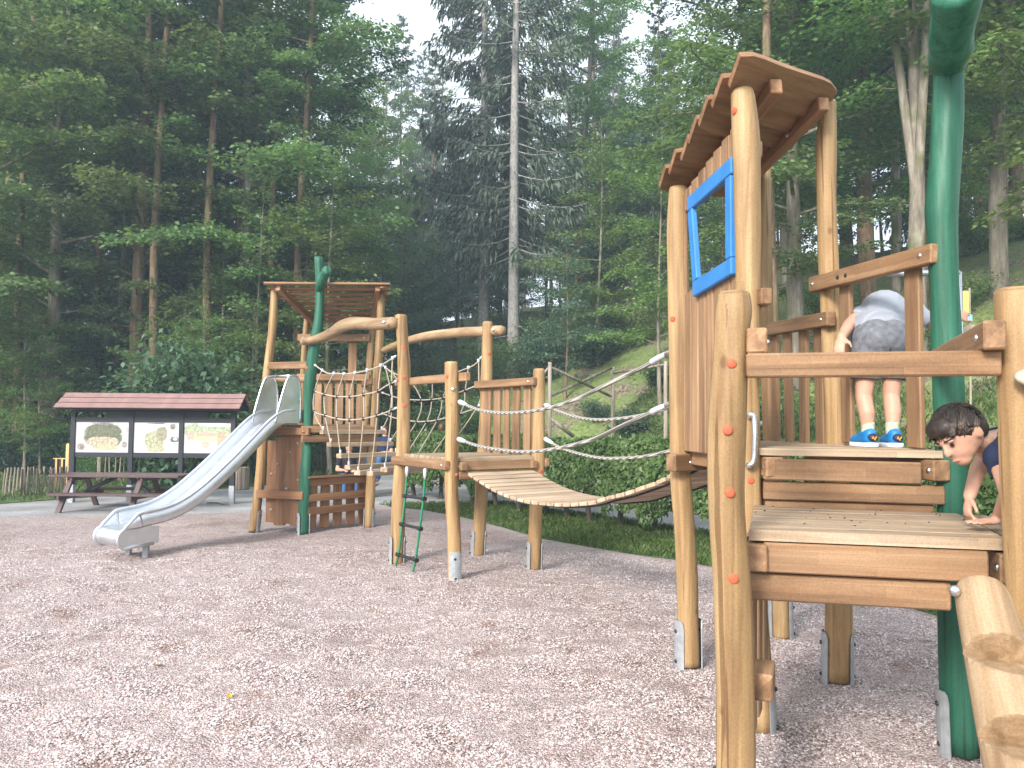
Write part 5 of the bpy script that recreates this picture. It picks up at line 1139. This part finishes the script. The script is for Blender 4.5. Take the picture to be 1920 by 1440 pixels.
# split picket fences
def pickets(name,P,label,hgt,sp,grp=None,seed=1):
    P=[Vector((p.x,p.y,0)) for p in P]; F0=thing(name,P[0],label,'fence',grp); rg=random.Random(seed); me=[]
    for k in range(4):
        V,F=tubegeo([(0,0,-.1),(0,.004,hgt*.5),(.006*(k-1.5),0,hgt*(.95+.03*k))],[.021,.019,.016],6); me.append(mesh('picket',V,F,M_GREYW))
    for a_,b_ in zip(P[:-1],P[1:]):
        L_=(b_-a_).length; n=int(L_/sp); d=(b_-a_).normalized()
        for i in range(n):
            p=a_.lerp(b_,(i+.5)/n)+Vector((rg.uniform(-.01,.01),rg.uniform(-.012,.012),0)); M=Matrix.Translation(p)@Matrix.Rotation(rg.uniform(-.09,.09),4,'Y')@Matrix.Rotation(rg.uniform(-.05,.05),4,'X')@Matrix.Rotation(rg.random()*6,4,'Z'); part('picket',rg.choice(me),M,F0)
        for z in(hgt*.3,hgt*.78): MB().tube([a_+Vector((0,0,z)),a_.lerp(b_,.5)+Vector((0,0,z-.02)),b_+Vector((0,0,z))],.005,5).build('wire',M_BOLTD,F0)
    for p in P: MB().tube([(p.x,p.y+.04,-.1),(p.x,p.y+.04,hgt*1.02)],[.045,.04],8).build('post',M_GREYW,F0,smooth=True)
    return F0
pickets('picket_fence',[G(183,905),G(245,903),G(300,902),G(345,900),G(400,896),G(470,891),G(520,887),G(562,884),G(600,882)],'split picket fence seen below the info board and beside the slide tower',.66,.105,'picket fences',3)
pickets('picket_fence',[G(-60,932),G(40,928),G(128,922)],'dense split picket fence at the left picture edge',.55,.06,'picket fences',6)
# slatted bin
bn=G(452,917); BN=thing('litter_bin',bn,'round slatted wooden litter bin right of the info board','bin')
rb_=.165; hb2=.50; V,F=chbox(.022,.075,hb2,.004); sm_=mesh('slat',V,F,M_GREYW)
for k in range(13):
    a_=k/13*6.283; M=Matrix.Translation((bn.x+math.cos(a_)*rb_,bn.y+math.sin(a_)*rb_,hb2/2))@Matrix.Rotation(a_,4,'Z'); part('slat',sm_,M,BN)
MB().tube([(bn.x,bn.y,.02),(bn.x,bn.y,hb2-.03)],rb_-.02,16).build('liner',M_DARK,BN,smooth=True)
# post and framed box at the left
g=G(125,921); WP=thing('wooden_post',g,'fresh yellow wooden marker post left of the info board','post'); MB().box((g.x,g.y,.5),(.07,.06,1.04),ch=.006).build('shaft',M_YEL,WP); MB().box((g.x,g.y,1.03),(.05,.045,.03),ch=.006).build('tip',M_YEL,WP)
g=G(104,919); BX=thing('box_stand',g,'small dark box in a yellow wooden frame beside the marker post','box')
for x in(-.0,.13): MB().box((g.x+x,g.y,.34 if x==0 else .55),(.035,.03,.74 if x==0 else .3)).build('frame_post',M_YEL,BX)
MB().box((g.x+.06,g.y+.06,.55),(.24,.08,.26),ch=.006).build('box_body',M_DARKW,BX); MB().box((g.x+.06,g.y+.02,.695),(.27,.06,.02)).build('frame_top',M_YEL,BX)
# fallen stick and leaves
a_,b_=G(388,945),G(431,949); ST=MB().tube(spline([a_+Vector((0,0,.02)),a_.lerp(b_,.4)+Vector((0,.03,.035)),a_.lerp(b_,.7)+Vector((0,-.02,.02)),b_+Vector((0,0,.02))],9),[.012,.013,.014,.013,.012,.011,.01,.008,.005],6).build('stick',M_TWIG,None,smooth=True); tag(ST,'thin dry stick lying on the grey ground beyond the slide','stick')
def leafobj(px,py,col,label,s):
    g=G(px,py); m=plain('fallen_leaf_'+str(px),col,.5); z=float(gz(np.float64(g.x),np.float64(g.y)))+.012
    V=[(-s,0,.004),(-s*.4,s*.4,.012),(s*.4,s*.35,.01),(s,0,.002),(s*.4,-s*.35,.014),(-s*.4,-s*.4,.01),(0,0,.0)]; F=[(i,(i+1)%6,6) for i in range(6)][::1]
    o=part('fallen_leaf',mesh('fallen_leaf',V,[f[::-1] for f in F],m),Matrix.Translation((g.x,g.y,z))@Matrix.Rotation(random.random()*6,4,'Z'),None); tag(o,label,'leaf','fallen leaves')
leafobj(431,1328,(.75,.52,.03),'yellow fallen leaf lying on the gravel',.035); leafobj(298,1263,(.22,.13,.05),'brown curled leaf on the gravel left of the yellow one',.03)
# rail fence on the bank
Ft=[(1031,679,818,15.0),(1149,688,770,17.5),(1248,677,800,15.5)]
RF=thing('rail_fence',at(1031,815,15.0),'weathered fence of thin posts and crossing poles on the bank','fence')
def gp(px,Y): 
    x=(px-960)/FPX*Y; return Vector((x,Y,float(ground_z(x,Y))-.03))
for (px_,t_,bt,Y) in Ft:
    a_=gp(px_,Y); b_=at(px_,t_,Y); MB().tube([a_-Vector((0,0,.1)),Vector((b_.x,b_.y,b_.z))],[.045,.04],7).build('post',M_GREYW,RF,smooth=True)
for (x0,y0,Y0,x1,y1,Y1,r_) in((1032,688,15,1145,743,17.3,.03),(1147,690,17.4,1032,743,15.1,.03),(1032,785,15,1075,818,15.2,.04),(1150,700,17.4,1248,683,15.5,.022),(1028,690,15.0,985,745,15.2,.025)):
    MB().tube([at(x0,y0,Y0),at(x1,y1,Y1)],r_,6).build('cross_pole',M_BEECH,RF,smooth=True)
lgp=[gp(1063,19.0),gp(1145,18.2)]; FL=MB().tube(spline([lgp[0]+Vector((0,0,.12)),lgp[0].lerp(lgp[1],.5)+Vector((0,0,.16)),lgp[1]+Vector((0,0,.12))],8),[.1,.12,.13,.13,.13,.12,.12,.1],10).build('fallen_log',M_SPR,None,smooth=True); tag(FL,'pale fallen trunk lying on the grassy bank','log')
for (px_,Y,s,lab) in((1122,16.8,.2,'mossy tree stump on the bank above the hedge'),(1832,17.0,.32,'broad rotten stump on the slope at the right')):
    g=gp(px_,Y); V=[];F=[];n=14
    for i,(z,r_) in enumerate(((-.1,1.9),(.1,1.35),(.35,1.05),(.9,.98),(1.5,.95),(1.55,.8),(1.5,.1))):
        for k in range(n):
            a2=k/n*6.283; V.append(Vector((math.cos(a2),math.sin(a2),0))*s*r_*(1+.12*math.sin(3*a2+px_)+.08*math.sin(5*a2))+Vector((0,0,z*s*(1+.1*math.sin(2*a2)))))
    for i in range(6):
        for k in range(n): F.append((i*n+k,i*n+(k+1)%n,i*n+n+(k+1)%n,i*n+n+k))
    F.append(tuple(6*n+k for k in range(n))); o=part('tree_stump',mesh('tree_stump',V,F,M_BEECH,True),Matrix.Translation(g),None); tag(o,lab,'stump')
# little sign on a post on the right slope
Y=12.5; SG=thing('trail_sign',gp(1812,Y),'thin post with a yellow sign and a small blue plate at right','sign'); a_=gp(1818,Y); tp_=at(1818,540,Y); MB().tube([a_-Vector((0,0,.1)),tp_],.016,7).build('sign_post',M_GREYW,SG)
c=at(1811,566,Y-.04); MB().box((c.x,c.y,c.z),(.09,.015,.36),ch=.003).build('yellow_panel',plain('yellow_sign',(.62,.5,.12),.5),SG); c=at(1818,596,Y-.05); MB().box((c.x,c.y,c.z),(.085,.015,.10),ch=.003).build('blue_plate',plain('blue_sign',(.2,.45,.6),.5),SG)
# stones on the bank
for i,(px_,Y,s) in enumerate(((1195,19.5,.3),(1090,18.0,.16),(1178,17.6,.2),(1215,18.5,.15),(1050,19.5,.14))):
    g=gp(px_,Y); rg=random.Random(i); bm_=bmesh.new(); bmesh.ops.create_icosphere(bm_,subdivisions=2,radius=s)
    for v in bm_.verts: v.co=Vector((v.co.x*1.3,v.co.y,v.co.z*.7))*(1+.22*math.sin(v.co.x*9/s*.3+i)+.1*rg.uniform(-1,1))
    me=bpy.data.meshes.new('stone'); bm_.to_mesh(me); bm_.free(); me.materials.append(plain('stone_grey_'+'abcde'[i],(.33,.31,.28),.9,0,.3,8,.4)); o=part('stone',me,Matrix.Translation(g+Vector((0,0,s*.2))),None); tag(o,('largest grey stone on the bank above the rope handrails','small grey stone left of the fallen pale log end','grey stone at the right end of the fallen pale log','grey stone just right of the largest one','small grey stone beside the left fence post on the bank')[i],'stone','stones on the bank')
# ================================================================ PEOPLE
M_SKIN=plain('child_skin',(.47,.265,.185),.5,0,.1,14); 
try: M_SKIN.node_tree.nodes['Principled BSDF'].inputs['Subsurface Weight'].default_value=.12; M_SKIN.node_tree.nodes['Principled BSDF'].inputs['Subsurface Radius'].default_value=(.02,.008,.005)
except Exception: pass
M_HAIR=plain('dark_brown_hair',(.028,.018,.013),.5,0,.6,38,.5); M_HAIRB=plain('brown_hair',(.09,.045,.02),.55,0,.3,40,.4)
M_TGREY=plain('pale_grey_shirt',(.27,.29,.33),.9,0,.14,10,.4); M_SHORT=plain('mottled_grey_shorts',(.13,.135,.155),.9,0,.4,34,.3)
M_NAVY=plain('navy_shirt',(.012,.02,.055),.85,0,.2,12,.2); M_BLACK=plain('black_top',(.01,.01,.013),.85,0,.2); M_JEAN=plain('blue_jeans',(.045,.12,.28),.85,0,.25,20)
M_SHOEB=plain('blue_shoe',(.01,.16,.42),.5,0,.25,30); M_SOLE=plain('pale_sole',(.7,.75,.8),.6); M_SOCK=plain('grey_green_sock',(.42,.46,.34),.9,0,.3,60); M_SHOED=plain('shoe_heel_patch',(.01,.015,.05),.6); M_ORANGE=plain('orange_mark',(.8,.3,.03),.6); M_CORAL=plain('coral_red_shirt',(.62,.09,.07),.85); M_WHITE=plain('white_shirt',(.7,.7,.7),.85); M_EYE=plain('dark_eye',(.01,.008,.006),.2); M_LIP=plain('lip',(.5,.2,.17),.5)
def cap(a,b,ra,rb,n=12,k=4):
    """closed capsule with tapered body"""
    a=Vector(a);b=Vector(b); d=(b-a); L=d.length or 1e-4; d=d/L; P=[];R=[]
    for i in range(k): t=i/k*math.pi/2; P.append(a-d*ra*math.cos(t)); R.append(max(ra*math.sin(t),ra*.05))
    P.append(a);R.append(ra);P.append(b);R.append(rb)
    for i in range(1,k+1): t=i/k*math.pi/2; P.append(b+d*rb*math.sin(t)); R.append(max(rb*math.cos(t),rb*.05))
    return tubegeo(P,R,n)
def fru(a,b,ra,rb,n=16): return tubegeo([a,Vector(a).lerp(Vector(b),.5),b],[ra,(ra+rb)/2,rb],n)
def ell(c,r,M=None,n=14,m=9):
    M=M or Matrix.Identity(3); c=Vector(c); V=[];F=[]
    for i in range(m+1):
        t=math.pi*(i+.001)/(m+.002)
        for k in range(n): a=2*math.pi*k/n; V.append(c+M@Vector((r[0]*math.sin(t)*math.cos(a),r[1]*math.sin(t)*math.sin(a),r[2]*math.cos(t))))
    for i in range(m):
        for k in range(n): j=(k+1)%n; F.append((i*n+k,i*n+n+k,i*n+n+j,i*n+j))
    F.append(tuple(range(n))); F.append(tuple(m*n+n-1-k for k in range(n)))
    return V,F
def blob(name,prims,mat,root,vox=.009,smooth=3,it=.6,cut=()):
    """union of overlapping closed shapes turned into one continuous skin"""
    bm_=bmesh.new()
    me=bpy.data.meshes.new('tmp'); V=[];F=[]
    for (v,f) in prims:
        n=len(V); V+=[tuple(x) for x in v]; F+=[tuple(i+n for i in q) for q in f]
    me.from_pydata(V,[],F); bm_.from_mesh(me); bmesh.ops.recalc_face_normals(bm_,faces=bm_.faces); bm_.to_mesh(me); bm_.free()
    o=bpy.data.objects.new('tmp',me); COL.objects.link(o)
    r=o.modifiers.new('r','REMESH'); r.mode='VOXEL'; r.voxel_size=vox
    s=o.modifiers.new('s','SMOOTH'); s.factor=it; s.iterations=smooth
    bpy.context.view_layer.update(); dg=bpy.context.evaluated_depsgraph_get(); m2=bpy.data.meshes.new_from_object(o.evaluated_get(dg)); bpy.data.objects.remove(o); bpy.data.meshes.remove(me)
    if cut:
        bm_=bmesh.new(); bm_.from_mesh(m2)
        for (co,no) in cut: bmesh.ops.bisect_plane(bm_,geom=bm_.verts[:]+bm_.edges[:]+bm_.faces[:],plane_co=co,plane_no=no,clear_outer=True)
        bm_.to_mesh(m2); bm_.free()
    m2.name=name; M=W[root]; m2.transform(M.inverted()); m2.materials.clear(); m2.materials.append(mat); m2.polygons.foreach_set('use_smooth',[True]*len(m2.polygons)); m2.update()
    return part(name,m2,M,root)
def hand(wr,fd,pn,s=1.0,curl=.5,side=1,spread=.25):
    """palm and five fingers: wr wrist, fd finger direction, pn direction the back of the hand faces"""
    wr=Vector(wr);fd=Vector(fd).normalized();pn=Vector(pn); pn=(pn-fd*pn.dot(fd)).normalized(); sd_=fd.cross(pn)*side; out=[]
    pc=wr+fd*.045*s; M=Matrix((sd_,fd,pn)).transposed(); out.append(ell(pc,(.034*s,.046*s,.015*s),M))
    for i,(o_,l_) in enumerate(((-.026,.048),(-.009,.058),(.009,.062),(.026,.054))):
        b0=wr+fd*.072*s+sd_*o_*s*.95; f1=(fd+sd_*(o_*spread*14)).normalized(); a1=b0; d=f1
        for k in range(3):
            d=(d*math.cos(curl*.7)-pn*math.sin(curl*.7)).normalized() if k or curl>.3 else d; a2=a1+d*l_*s*(.42,.32,.26)[k]; out.append(cap(a1,a2,.0085*s*(1-.08*k),.0078*s*(1-.08*k),8,2)); a1=a2
    t0=wr+fd*.022*s+sd_*.026*s; d=(fd*.65+sd_*.75-pn*.15).normalized(); t1=t0+d*.034*s; d2=(fd*.9+sd_*.35-pn*.3).normalized(); out+=[cap(t0,t1,.0115*s,.010*s,8,2),cap(t1,t1+d2*.028*s,.010*s,.0085*s,8,2)]
    return out
def limb(P,R,n=12): return [cap(P[i],P[i+1],R[i],R[i+1],n) for i in range(len(P)-1)]
# ---- child bending forward on the tower deck, seen from behind
fy=4.27; fL=G(1630,834,ZU); fR=G(1672,838,ZU); fL=Vector((at(1628,834,fy).x,fy,ZU)); fR=Vector((at(1674,838,fy-.03).x,fy-.03,ZU))
K=thing('person',(fL+fR)/2,'child in grey shirt and shorts with blue shoes bending over under the tower rail','person')
hz=at(1650,640,fy+.05).z
kL=at(1624,742,fy+.0)+Vector((0,.03,0)); kR=at(1676,742,fy)+Vector((0,.03,0)); hL=at(1629,652,fy+.03); hR=at(1676,652,fy+.03)
aL=fL+Vector((0,.0,.075)); aR=fR+Vector((0,0,.075)); pv=(hL+hR)/2+Vector((0,.02,.045)); ch_=at(1660,592,fy+.30); nk=at(1664,588,fy+.44)+Vector((0,0,-.06)); hd=nk+Vector((.01,.13,-.11))
sL=at(1612,592,fy+.33); sR=at(1716,583,fy+.36); eL=at(1592,610,fy+.10); wL=at(1578,632,fy-.06); eR=at(1740,608,fy+.36); eR=at(1744,606,fy+.36); wR=at(1796,598,4.72)
skin=limb([aL,aL.lerp(kL,.55)+Vector((0,-.012,0)),kL,hL],[.030,.044,.045,.066])+limb([aR,aR.lerp(kR,.55)+Vector((0,-.012,0)),kR,hR],[.030,.044,.045,.066])
skin+=[cap(fL+Vector((0,-.02,.035)),fL+Vector((-.01,.11,.03)),.03,.026),cap(fR+Vector((0,-.02,.035)),fR+Vector((.015,.11,.03)),.03,.026),cap(aL,fL+Vector((0,0,.03)),.03,.03),cap(aR,fR+Vector((0,0,.03)),.03,.03)]
skin+=[cap(pv,ch_,.105,.12),ell(ch_,(.135,.09,.09)),cap(ch_,nk,.10,.045),cap(nk,hd,.045,.06),ell(hd,(.076,.09,.092)),ell(hd+Vector((0,.07,-.02)),(.014,.02,.016)),ell(hd+Vector((.077,.0,0)),(.012,.02,.026)),ell(hd+Vector((-.077,.0,0)),(.012,.02,.026))]
skin+=limb([ch_+Vector((-.08,0,0)),sL,eL,wL],[.06,.045,.036,.026])+limb([ch_+Vector((.09,0,0)),sR,eR,wR],[.06,.045,.034,.025])
skin+=hand(wL,(at(1573,648,fy-.10)-wL).normalized()+Vector((0,.0,-.2)),(-.6,-.8,.1),.95,.55,-1)+hand(wR,(.5,.1,.35),(-.3,-1,.2),.9,.9,1)
blob('body',skin,M_SKIN,K,.0085,2)
st_=(pv-ch_).normalized()
sh=[cap(pv+Vector((0,-.0,.025)),ch_+Vector((0,.02,.02)),.118,.14,16),ell(ch_,(.155,.11,.112)),ell(pl(pv,ch_,.35)+Vector((0,0,.02)),(.15,.12,.115)),cap(ch_+Vector((-.08,0,0)),sL,.078,.062),fru(sL+(ch_-sL)*.1,sL+(eL-sL)*.42,.062,.058),cap(ch_+Vector((.09,0,0)),sR,.078,.062),fru(sR+(ch_-sR)*.1,sR+(eR-sR)*.8,.062,.055),fru(pv+Vector((0,-.045,.035)),pv+Vector((0,.1,.05)),.135,.14)]
blob('shirt',sh,M_TGREY,K,.009,4,.6,cut=[(at(1650,609,fy-.05),(0,-.55,-1))])
so_=[cap(pv+Vector((-.04,-.02,.0)),pv+Vector((.04,-.02,0)),.122,.122,16),ell(pv+Vector((-.055,-.035,-.02)),(.082,.095,.095)),ell(pv+Vector((.055,-.035,-.02)),(.082,.095,.095)),fru(hL+Vector((-.005,.0,.02)),hL.lerp(kL,.66),.088,.082),fru(hR+Vector((.005,0,.02)),hR.lerp(kR,.66),.088,.082)]
blob('shorts',so_,M_SHORT,K,.008,3)
MB().tube(spline([pv+Vector((0,-.128,.04)),pv+Vector((0,-.135,-.02)),pv+Vector((0,-.105,-.095))],8),.004,5).build('shorts_seam',M_BLACK,K)
blob('hair',[ell(hd+Vector((0,.0,.012)),(.083,.094,.094))],M_HAIRB,K,.008,2,.6,cut=[(hd+Vector((0,.03,-.01)),(0,.75,-.6))])
for f,k_ in((fL,-.012),(fR,.018)):
    sho=blob('shoe',[cap(f+Vector((0,-.028,.042)),f+Vector((k_,.12,.032)),.040,.034),cap(f+Vector((0,-.022,.07)),f+Vector((k_*.4,.03,.062)),.036,.036)],M_SHOEB,K,.006,2)
    blob('sole',[cap(f+Vector((0,-.03,.014)),f+Vector((k_,.125,.014)),.042,.037)],M_SOLE,sho,.006,1,cut=[(f+Vector((0,0,.024)),(0,0,1)),(f+Vector((0,0,.001)),(0,0,-1))])
    blob('heel_patch',[ell(f+Vector((0,-.052,.05)),(.029,.022,.026))],M_SHOED,sho,.005,1)
    for q,(dx,dz) in enumerate(((-.008,0),(0,-.008),(.008,0))):
        MB().box(f+Vector((dx,-.0745,.052+dz)),(.005,.004,.015),Matrix.Rotation(.5*(-1)**q,3,'Y')).build('shoe_logo',M_ORANGE,sho)
    blob('sock',[fru(f+Vector((0,.0,.07)),f+Vector((0,.002,.135)),.034,.037)],M_SOCK,K,.005,1)
# ---- child leaning over the low platform
hc=at(1798,812,2.98); K2=thing('person',Vector((1.98,3.02,0)),'dark haired child in navy shirt leaning on the low platform with both hands','person')
fwd=Vector((-.72,-.28,-.58)).normalized(); upv2=Vector((-.45,.1,.88)); upv2=(upv2-fwd*upv2.dot(fwd)).normalized(); rt_=fwd.cross(upv2); Mh=Matrix((rt_,fwd,upv2)).transposed()
H=lambda x,y,z:hc+Mh@Vector((x,y,z))
neck=at(1856,836,3.04); chest=neck+Vector((.17,.05,-.01)); pel=chest+Vector((.30,.02,-.02)); 
shN=at(1876,858,2.93); shF=at(1862,846,3.16); 
h1=G(1858,988,ZL+.02)+Vector((.015,0,0)); h1=Vector((h1.x,h1.y,ZL+.022)); e1=at(1893,925,2.86)
h2=at(1818,930,3.12); e2=at(1834,880,3.16)
knee1=pel+Vector((-.02,-.05,-.30)); knee2=pel+Vector((-.02,.13,-.30)); kz=ZL+.06
knee1.z=knee2.z=kz; an1=knee1+Vector((.30,-.02,-.01)); an2=knee2+Vector((.30,.02,-.01))
sk=[ell(hc,(.077,.092,.090),Mh),ell(H(0,.035,-.035),(.060,.062,.062),Mh),ell(H(0,.060,-.075),(.036,.034,.03),Mh),ell(H(0,.099,-.02),(.012,.018,.018),Mh),cap(H(0,.092,.005),H(0,.106,-.026),.009,.012,8,3),ell(H(0,.086,-.062),(.021,.012,.007),Mh),ell(H(.03,.083,.016),(.022,.01,.008),Mh),ell(H(-.03,.083,.016),(.022,.01,.008),Mh),
    ell(H(.079,-.005,-.015),(.010,.02,.028),Mh),ell(H(-.079,-.005,-.015),(.010,.02,.028),Mh),
    cap(H(0,-.03,-.05),neck,.046,.048),cap(neck,chest,.06,.10),cap(chest,pel,.105,.10)]
sk+=limb([chest,shN,e1,h1+Vector((.03,.02,.035))],[.07,.045,.034,.025])+limb([chest,shF,e2,h2],[.07,.045,.032,.024])
sk+=hand(h1+Vector((.03,.015,.02)),(-1,-.18,-.03),(0,0,1),1.0,.08,1,.5)+hand(h2,(-.25,-.15,-1),(-.9,.2,.3),.95,.95,-1)
sk+=limb([pel,knee1,an1],[.08,.055,.035])+limb([pel+Vector((0,.1,0)),knee2,an2],[.08,.055,.035])+[cap(an1,an1+Vector((.1,0,-.02)),.03,.025),cap(an2,an2+Vector((.1,0,-.02)),.03,.025)]
blob('body',sk,M_SKIN,K2,.0065,2)
hr=[ell(H(0,-.014,.022),(.088,.096,.088),Mh),ell(H(0,-.05,-.0),(.080,.065,.082),Mh),ell(H(0,.05,.062),(.066,.05,.042),Mh)]
rgh=random.Random(2)
for k in range(60):
    a_=rgh.random()*6.28; t_=rgh.random()*1.35; d=Vector((math.sin(t_)*math.cos(a_)*.084,math.sin(t_)*math.sin(a_)*.094-.012,math.cos(t_)*.088+.02)); tg_=Vector((d.x*.3,.05,-.03)); hr.append(cap(H(*d),H(*(d+tg_*.6)),.012,.006,6,2))
blob('hair',hr,M_HAIR,K2,.0055,1,.4,cut=[(H(0,.075,.020),Mh@Vector((0,1,-.75))),(H(0,-.045,-.062),Mh@Vector((0,.15,-1))),])
m_h,t,b=newmat('hair_strand'); g=N(t,'NewGeometry'); r_h=ramp(t,[(0,(.02,.013,.009)),(.5,(.055,.036,.025)),(1,(.14,.095,.066))]); t.links.new(g.outputs['Random Per Island'],r_h.inputs[0]); t.links.new(r_h.outputs[0],b.inputs['Base Color']); b.inputs['Roughness'].default_value=.42
mb=MB()
for k in range(1500):
    a_=rgh.random()*6.28; ct=rgh.uniform(-.05,1); st2=math.sqrt(max(0,1-ct*ct)); d=Vector((st2*math.cos(a_),st2*math.sin(a_),ct))
    fl_=Vector((d.x*.45+rgh.uniform(-.2,.2),.55 if d.y>-.3 else -.35,-.35+rgh.uniform(-.25,.2))); P=[]
    for q in range(4):
        dd2=(d+fl_*(.16*q)).normalized(); rr=1.02+.012*q-(.01 if q==3 else 0); P.append(H(dd2.x*.089*rr,dd2.y*.097*rr-.014,dd2.z*.090*rr+.020))
    e=Mh.transposed()@(P[-1]-hc)
    if e.y>.062 and e.z<.022: continue
    if e.z<-.055: continue
    mb.tube(P,[.0016,.0018,.0014,.0005],3,False)
mb.build('hair_strands',m_h,K2,smooth=True)
for sx_ in(-1,1):
    V,F=ell(H(sx_*.031,.0865,.0),(.011,.006,.006),Mh); mb=MB(); mb.add(V,F); mb.build('eye',M_EYE,K2,smooth=True)
    V,F=cap(H(sx_*.016,.092,.021),H(sx_*.047,.081,.022),.004,.003,6,2); mb=MB(); mb.add(V,F); mb.build('eyebrow',M_HAIR,K2,smooth=True)
V,F=ell(H(0,.094,-.063),(.018,.006,.005),Mh); mb=MB(); mb.add(V,F); mb.build('mouth',M_LIP,K2,smooth=True)
sh2=[cap(neck+Vector((.035,0,-.01)),chest,.072,.118,16),cap(chest,pel,.122,.118,16),cap(chest+Vector((-.06,-.05,0)),shN,.09,.062),fru(shN+(chest-shN)*.2,shN.lerp(e1,.42),.062,.056),cap(chest+Vector((-.06,.06,0)),shF,.09,.062),fru(shF+(chest-shF)*.2,shF.lerp(e2,.4),.060,.054)]
blob('shirt',sh2,M_NAVY,K2,.008,3)
blob('shorts',[cap(pel+Vector((-.02,0,0)),pel+Vector((.05,.05,0)),.12,.115),fru(pel,pel.lerp(knee1,.8),.095,.075),fru(pel+Vector((0,.1,0)),(pel+Vector((0,.1,0))).lerp(knee2,.8),.095,.075)],M_SHORT,K2,.009,3)
for an in(an1,an2): blob('shoe',[cap(an+Vector((.03,0,-.01)),an+Vector((.13,0,-.03)),.038,.032)],M_SHOEB,K2,.007,2)
# ---- people in the background
def sitter(px,py_head,Y,label,shirt,legs,hair,face=0.0,arms=True,seat=True,scale=1.0):
    hd=at(px,py_head,Y); s=scale; r=Matrix.Rotation(face,3,'Z'); o=thing('person',(hd.x,hd.y,0),label,'person'); f=r@Vector((0,-1,0)); sd_=r@Vector((1,0,0))
    nk=hd+Vector((0,0,-.14*s)); ch=nk+Vector((0,0,-.14*s)); pv=ch+Vector((0,0,-.36*s))-f*.02; kn=[pv+f*.38*s+sd_*q*.12*s+Vector((0,0,.02)) for q in(-1,1)]; an=[Vector((k.x,k.y,max(.06,pv.z-.42*s)))+f*.02 for k in kn]
    sk=[ell(hd,(.078*s,.095*s,.115*s)),ell(hd+f*.095*s,(.014*s,.02*s,.02*s)),cap(hd-Vector((0,0,.08*s)),nk,.05*s,.055*s),cap(nk,ch,.07*s,.13*s),cap(ch,pv,.13*s,.14*s)]
    for q,k,a in zip((-1,1),kn,an):
        sh_=ch+sd_*q*.18*s+Vector((0,0,.07*s)); el=sh_+sd_*q*.06*s+f*.06*s+Vector((0,0,-.26*s)); wr=el+f*.2*s-sd_*q*.12*s+Vector((0,0,.0)); sk+=limb([ch+Vector((0,0,.05)),sh_,el,wr],[.07*s,.055*s,.043*s,.03*s])+hand(wr,f-sd_*q*.5,(0,0,1),1.2*s,.5,q)
        sk+=limb([pv+sd_*q*.08*s,k,a],[.09*s,.062*s,.042*s])+[cap(a,a+f*.14*s-Vector((0,0,.02)),.04*s,.035*s)]
    blob('body',sk,M_SKIN,o,.014,2)
    sl_=[cap(nk-Vector((0,0,.05*s)),ch,.10*s,.155*s),cap(ch,pv,.155*s,.165*s)]
    for q in(-1,1): sh_=ch+sd_*q*.18*s+Vector((0,0,.07*s)); el=sh_+sd_*q*.06*s+f*.06*s+Vector((0,0,-.26*s)); sl_+=[cap(ch+Vector((0,0,.05)),sh_,.1*s,.075*s),fru(sh_,sh_.lerp(el,.7),.075*s,.062*s)]
    blob('shirt',sl_,shirt,o,.014,2)
    tr_=[cap(pv-sd_*.06*s,pv+sd_*.06*s,.165*s,.165*s)]
    for q,k,a in zip((-1,1),kn,an): tr_+=limb([pv+sd_*q*.09*s,k,a+Vector((0,0,.05))],[.115*s,.08*s,.06*s])
    blob('trousers',tr_,legs,o,.014,2)
    blob('hair',[ell(hd-f*.015*s+Vector((0,0,.02*s)),(.09*s,.105*s,.118*s))],hair,o,.012,2,.6,cut=[(hd+f*.04*s+Vector((0,0,.01)),f-Vector((0,0,.6)))])
    if seat:
        b=thing('bench',(pv.x,pv.y,0),'low plank bench under the '+' '.join(label.split()[:6]),'bench'); zt_=pv.z-.15*s; beam(b,'seat',(pv.x-.6,pv.y,zt_),(pv.x+.6,pv.y,zt_),.045,.34,M_GREYW)
        for q in(-.45,.45): MB().box((pv.x+q,pv.y,zt_/2-.03),(.07,.3,zt_-.0)).build('leg',M_GREYW,b)
    return o
sitter(655,838,16.2,'woman in black top and blue jeans sitting behind the slide tower',M_BLACK,M_JEAN,M_HAIRB,.25)
sitter(722,808,17.2,'person in dark blue shirt seated behind the rope net bridge',M_NAVY,M_JEAN,M_HAIR,-.5)
sitter(790,820,19.5,'person in white shirt with brown hair sitting behind the hedge',M_WHITE,M_JEAN,M_HAIRB,2.6)
sitter(828,803,19.8,'person in coral red shirt sitting behind the hedge',M_CORAL,M_JEAN,M_HAIRB,2.9)
# ================================================================ HAZE
m=bpy.data.materials.new('woodland_haze'); m.use_nodes=True; t=m.node_tree; t.nodes.clear(); ou=t.nodes.new('ShaderNodeOutputMaterial'); pv_=t.nodes.new('ShaderNodeVolumePrincipled')
pv_.inputs['Color'].default_value=(.66,.84,1.0,1); pv_.inputs['Density'].default_value=.0026; pv_.inputs['Anisotropy'].default_value=.1; t.links.new(pv_.outputs[0],ou.inputs['Volume'])
V,F=chbox(300,260,60,0); hz_=part('haze',mesh('haze',V,F,m),Matrix.Translation((0,60,28.5)),None); tag(hz_,'thin pale blue woodland haze','haze',kind='stuff')

# plants of one kind at one place: tell them apart by their order from the left
by={}
for k,o in sorted(PLANTED,key=lambda q:q[0]): by.setdefault(o['label'],[]).append(o)
for lab,os_ in by.items():
    if len(os_)<2: continue
    w_={2:('left','right'),3:('left','middle','right')}.get(len(os_)) or ('leftmost','second','third','fourth','fifth','sixth')[:len(os_)-1]+('rightmost',)
    for a_,o in zip(w_,os_): o['label']=a_+' '+lab
